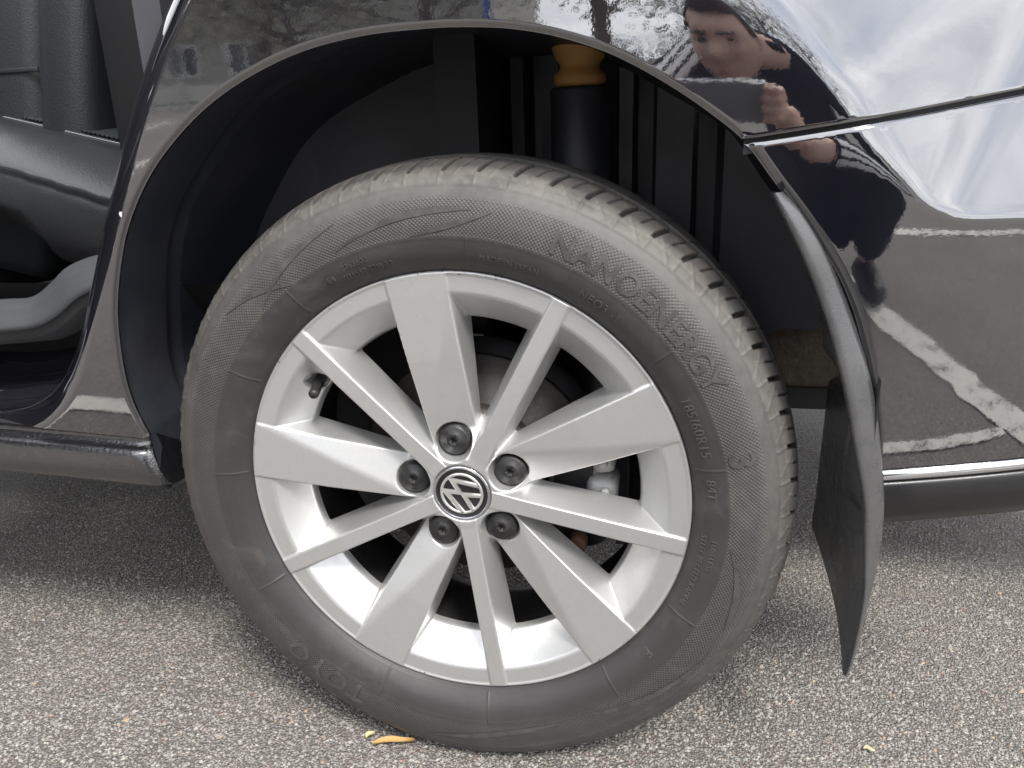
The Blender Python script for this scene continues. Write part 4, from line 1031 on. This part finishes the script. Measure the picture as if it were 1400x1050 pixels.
def build_person():
    ph = empty('phone', PHONE_C); tag(ph, 'grey phone with silver edge held by the crouching person', 'phone')
    rot = Matrix((_rt, _up, -_fw)).transposed(); ph.rotation_euler = rot.to_euler()
    V, F = box((0, 0, 0), (.158, .076, .0080), .0035); mesh('frame', V, F, M('phone_frame', (.7, .7, .7), .2, metal=1.), ph)
    V, F = box((0, 0, -.0032), (.150, .069, .0026), .0012); mesh('back_cover', V, F, M('phone_back', (.20, .20, .205), .35), ph)
    V, F = box((0, 0, .0032), (.151, .070, .0020), .0006); mesh('screen', V, F, M('phone_screen', (.01, .01, .012), .08), ph)
    V, F = lathe([(0, -.0046), (.006, -.0046), (.0065, -.0056), (.0075, -.0056), (.0078, -.004)], 20, (-.058, .005, 0), 'z'); mesh('lens_ring', V, F, MT['chrome'], ph)
    A = lambda *p: np.array(p, float)
    pel = A(.56, -1.32, .30); wai = A(.54, -1.24, .42); che = A(.50, -1.12, .60); nb = A(.405, -1.0, .745)
    hc = A(.278, -.865, .712)                       # head centre
    ff = A(-.13, .31, -.13); ff /= np.linalg.norm(ff); uu = A(-.10, .06, 1.); uu -= ff*(uu@ff); uu /= np.linalg.norm(uu); ss = np.cross(ff, uu)
    shR, shL = A(.585, -1.01, .735), A(.245, -1.07, .675)
    elR, elL = A(.735, -.80, .455), A(.075, -.86, .50)
    eR, eL = PHONE_C+_rt*.079, PHONE_C-_rt*.079
    wrR = eR+_rt*.060-_fw*.040-_up*.100; wrL = eL-_rt*.045-_fw*.055-_up*.060
    hipR, hipL = A(.65, -1.33, .27), A(.46, -1.33, .27); knR, knL = A(.70, -.93, .43), A(.35, -.98, .41); anR, anL = A(.74, -1.20, .09), A(.42, -1.24, .09)
    # ---- head as a displaced ball
    nl, nn = 40, 56; lat = np.linspace(-np.pi/2, np.pi/2, nl); lon = np.linspace(-np.pi, np.pi, nn, endpoint=False); LA, LO = np.meshgrid(lat, lon, indexing='ij')
    a_, b_, c_ = np.cos(LA)*np.sin(LO), np.cos(LA)*np.cos(LO), np.sin(LA)     # side, forward, up
    def gs(s0, v0, ws, wv): return np.exp(-((a_-s0)/ws)**2-((c_-v0)/wv)**2)*(b_ > 0)
    jaw = np.clip(-c_-.15, 0, 1); wid = .077*(1-.30*jaw); dep = np.where(b_ > 0, .094*(1-.05*jaw), .100*(1-.38*jaw))
    sx, fw_, uz = a_*wid, b_*dep, c_*.120
    fw_ = fw_+.010*gs(0, .34, .75, .16)+.024*gs(0, -.10, .15, .13)+.014*gs(0, .06, .12, .16)+.008*gs(0, -.42, .30, .05)+.008*gs(0, -.52, .28, .05)+.012*gs(0, -.80, .30, .14)
    fw_ = fw_-.013*(gs(.40, .12, .20, .11)+gs(-.40, .12, .20, .11))+.006*(gs(.55, -.12, .18, .16)+gs(-.55, -.12, .18, .16))
    HV = hc+sx[..., None]*ss+fw_[..., None]*ff+uz[..., None]*uu
    head = (HV.reshape(-1, 3), grid_faces(nl, nn).tolist()+[[i*nn+nn-1, (i+1)*nn+nn-1, (i+1)*nn, i*nn] for i in range(nl-1)])
    parts = [head]
    hd = lambda s, f, u: hc+ss*s+ff*f+uu*u
    for sg in (-1, 1):
        t = np.linspace(-1.2, 2.6, 9); parts.append(tube([hd(sg*(.078+.008*math.cos(q)*.6), -.006-.014*math.cos(q), .012+.030*math.sin(q)) for q in t], .0055, 8)); parts.append(tube([hd(sg*.070, -.004, -.02), hd(sg*.080, -.010, .010), hd(sg*.076, -.012, .03)], [.010, .012, .008], 8))
    # ---- trunk, neck, arms, legs
    J = [(pel, .115), (wai, .118), (che, .125), (nb, .065), (hc-uu*.06-ff*.02, .052), (shR, .062), (elR, .042), (wrR, .026), (shL, .062), (elL, .042), (wrL, .026), (hipR, .088), (knR, .060), (anR, .042), (hipL, .088), (knL, .060), (anL, .042)]
    Ed = [(0, 1), (1, 2), (2, 3), (3, 4), (3, 5), (5, 6), (6, 7), (3, 8), (8, 9), (9, 10), (0, 11), (11, 12), (12, 13), (0, 14), (14, 15), (15, 16)]
    parts.append(skin_mesh(J, Ed, 2))
    # ---- hands: palm and five fingers each, closed on the ends of the phone
    for sg, e, w in ((1, eR, wrR), (-1, eL, wrL)):
        o = _rt*sg; palm = e+o*.026-_fw*.012-_up*.012; hub = [(w, .024), ((w+palm)/2, .027), (palm, .026)]
        parts.append(skin_mesh(hub, [(0, 1), (1, 2)], 2))
        for i, (du, ln) in enumerate(((.026, .9), (.008, 1.0), (-.010, .95), (-.027, .78))):
            k = e+o*.024+_up*du-_fw*.004; m1 = e+o*.020+_up*(du+.002)+_fw*.016*ln; m2 = e+o*.006+_up*(du+.004)+_fw*(.0175); tp = e-o*(.010*ln if sg > 0 else .001)+_up*(du+.005)+_fw*.0155
            parts.append(skin_mesh([(palm+_up*du*.5, .011), (k, .0095), (m1, .0088), (m2, .0082), (tp, .0070)], [(0, 1), (1, 2), (2, 3), (3, 4)], 1))
        tb = palm-_fw*.012+_up*.022; parts.append(skin_mesh([(palm-_fw*.004, .013), (tb, .011), (e+o*.004-_fw*.016+_up*.024, .0095), (e-o*.022-_fw*.0155+_up*.014, .008)], [(0, 1), (1, 2), (2, 3)], 1))
    V, F = remesh(merge(parts), .0048, 2)
    sk = M('skin', (.60, .39, .30), .5); B = NB(sk); B.col(B.mix(B.noise(B.obj(), 30, 4, .6), (.64, .42, .33), (.52, .32, .24))); B.b.inputs['Subsurface Weight'].default_value = .08
    base = np.array([.56, -1.2, 0.0]); per = mesh('person', V-base, F, sk); per.location = base; tag(per, 'crouching person in dark jacket with white sleeve stripes, holding the phone', 'person')
    def child(nm, VF, mt, smooth=True): return mesh(nm, np.asarray(VF[0])-base, VF[1], mt, per, smooth)
    # hair: cap over the skull
    up_ = (c_ > -.12) & ~((b_ > .25) & (c_ < .62)) & ~((np.abs(a_) > .80) & (c_ < .10) & (b_ > -.3))
    hv = HV+(np.stack([a_, b_, c_], -1) @ np.stack([ss, ff, uu]))*.010
    g = np.array(head[1]); kp = up_.ravel()[g].all(1); child('hair', (np.concatenate([hv.reshape(-1, 3)]), g[kp].tolist()), mat_fabric('short_dark_hair', (.03, .022, .017), 400))
    em = M('eye_dark', (.02, .015, .012), .1)
    for sg in (-1, 1):
        V, F = lathe([(0, .0045), (.006, .0035), (.011, 0), (0.0, -.004)], 18, (0, 0, 0), 'z'); V = V*[1.15, .42, 1]; V = np.stack([hd(sg*.031, .0795, .014)+ss*q[0]+uu*q[1]+ff*q[2] for q in V]); child('eye', (V, F), em)
        V, F = tube([hd(sg*s_, f_, u_) for s_, f_, u_ in ((.012, .1005, .031), (.028, .0985, .036), (.048, .085, .031))], [.0032, .0042, .0025], 8); child('eyebrow', (V, F), em)
    V, F = tube([hd(s_, f_, -.0565) for s_, f_ in ((-.026, .0835), (-.012, .092), (0, .0945), (.012, .092), (.026, .0835))], [.0015, .003, .0034, .003, .0015], 8); child('lips', (V, F), M('lips', (.36, .15, .12), .5))
    # clothes
    jk = mat_fabric('dark_jacket', (.010, .011, .016), 500)
    def off(p, q, r): return p+(q-p)*r
    J = [(pel+A(0, 0, .02), .140), (wai, .142), (che, .150), (nb-A(0, 0, .02), .088), (shR, .084), (off(shR, elR, .5), .068), (elR, .060), (off(elR, wrR, .55), .050), (off(elR, wrR, .86), .040), (shL, .084), (off(shL, elL, .5), .068), (elL, .060), (off(elL, wrL, .55), .050), (off(elL, wrL, .86), .040)]
    jv = remesh(skin_mesh(J, [(0, 1), (1, 2), (2, 3), (3, 4), (4, 5), (5, 6), (6, 7), (7, 8), (3, 9), (9, 10), (10, 11), (11, 12), (12, 13)], 2), .012, 3); child('jacket', jv, jk)
    V, F = tube([nb+ss*.07*math.cos(q)+ff*(.062*math.sin(q)+.01)+uu*.012 for q in np.linspace(0, 2*np.pi, 17)], .020, 8, False); child('collar', (V, F), jk)
    tr = mat_fabric('dark_trousers', (.012, .013, .018), 500)
    J = [(pel, .150), (hipR, .110), (knR, .083), (off(knR, anR, .6), .068), (off(knR, anR, .92), .058), (hipL, .110), (knL, .083), (off(knL, anL, .6), .068), (off(knL, anL, .92), .058)]
    child('trousers', remesh(skin_mesh(J, [(0, 1), (1, 2), (2, 3), (3, 4), (0, 5), (5, 6), (6, 7), (7, 8)], 2), .012, 3), tr)
    shm = mat_plastic('shoe', (.015, .015, .016), .5, .0005, 200, .1)
    for an in (anR, anL):
        t = A(.04 if an is anR else -.03, 1, 0); t /= np.linalg.norm(t); g0 = A(an[0], an[1], 0)
        V, F = remesh(skin_mesh([(g0+t*-.05+A(0, 0, .045), (.036, .042)), (g0+A(0, 0, .055), .046), (g0+t*.09+A(0, 0, .042), .042), (g0+t*.19+A(0, 0, .032), .031)], [(0, 1), (1, 2), (2, 3)], 2), .008, 2); V[:, 2] = np.maximum(V[:, 2], .002); child('shoe', (V, F), shm)
    # three white stripes down each sleeve, laid on the jacket surface
    bm = bmesh.new(); bm.from_mesh(bpy.data.objects['jacket'].data)
    from mathutils.bvhtree import BVHTree
    bv = BVHTree.FromBMesh(bm); bm.free(); wm = M('stripe_white', (.75, .75, .75), .6)
    for sh, el, wr, sd_ in ((shR, elR, wrR, A(.45, .85, .10)), (shL, elL, wrL, A(-.30, .95, .15))):
        path = spline([sh+A(0, 0, .03), off(sh, el, .5), el, off(el, wr, .45), off(el, wr, .80)], 46)
        T = np.gradient(path, axis=0); T /= np.linalg.norm(T, axis=1)[:, None]
        for kk in (-1, 0, 1):
            rows = []
            for p_, t_ in zip(path, T):
                n_ = sd_-t_*(sd_@t_); n_ /= np.linalg.norm(n_); w_ = np.cross(t_, n_); row = []
                for s_ in (-.0075, -.0025, .0025, .0075):
                    src = p_+w_*(kk*.023+s_)+n_*.25; hit = bv.ray_cast(Vector(src-base), Vector(-n_), .5)
                    q_ = (np.array(hit[0])+base+n_*.0025) if hit[0] is not None else p_+n_*.07
                    row.append(q_)
                rows.append(row)
            child('sleeve_stripe', loft(rows), wm)
build_person()
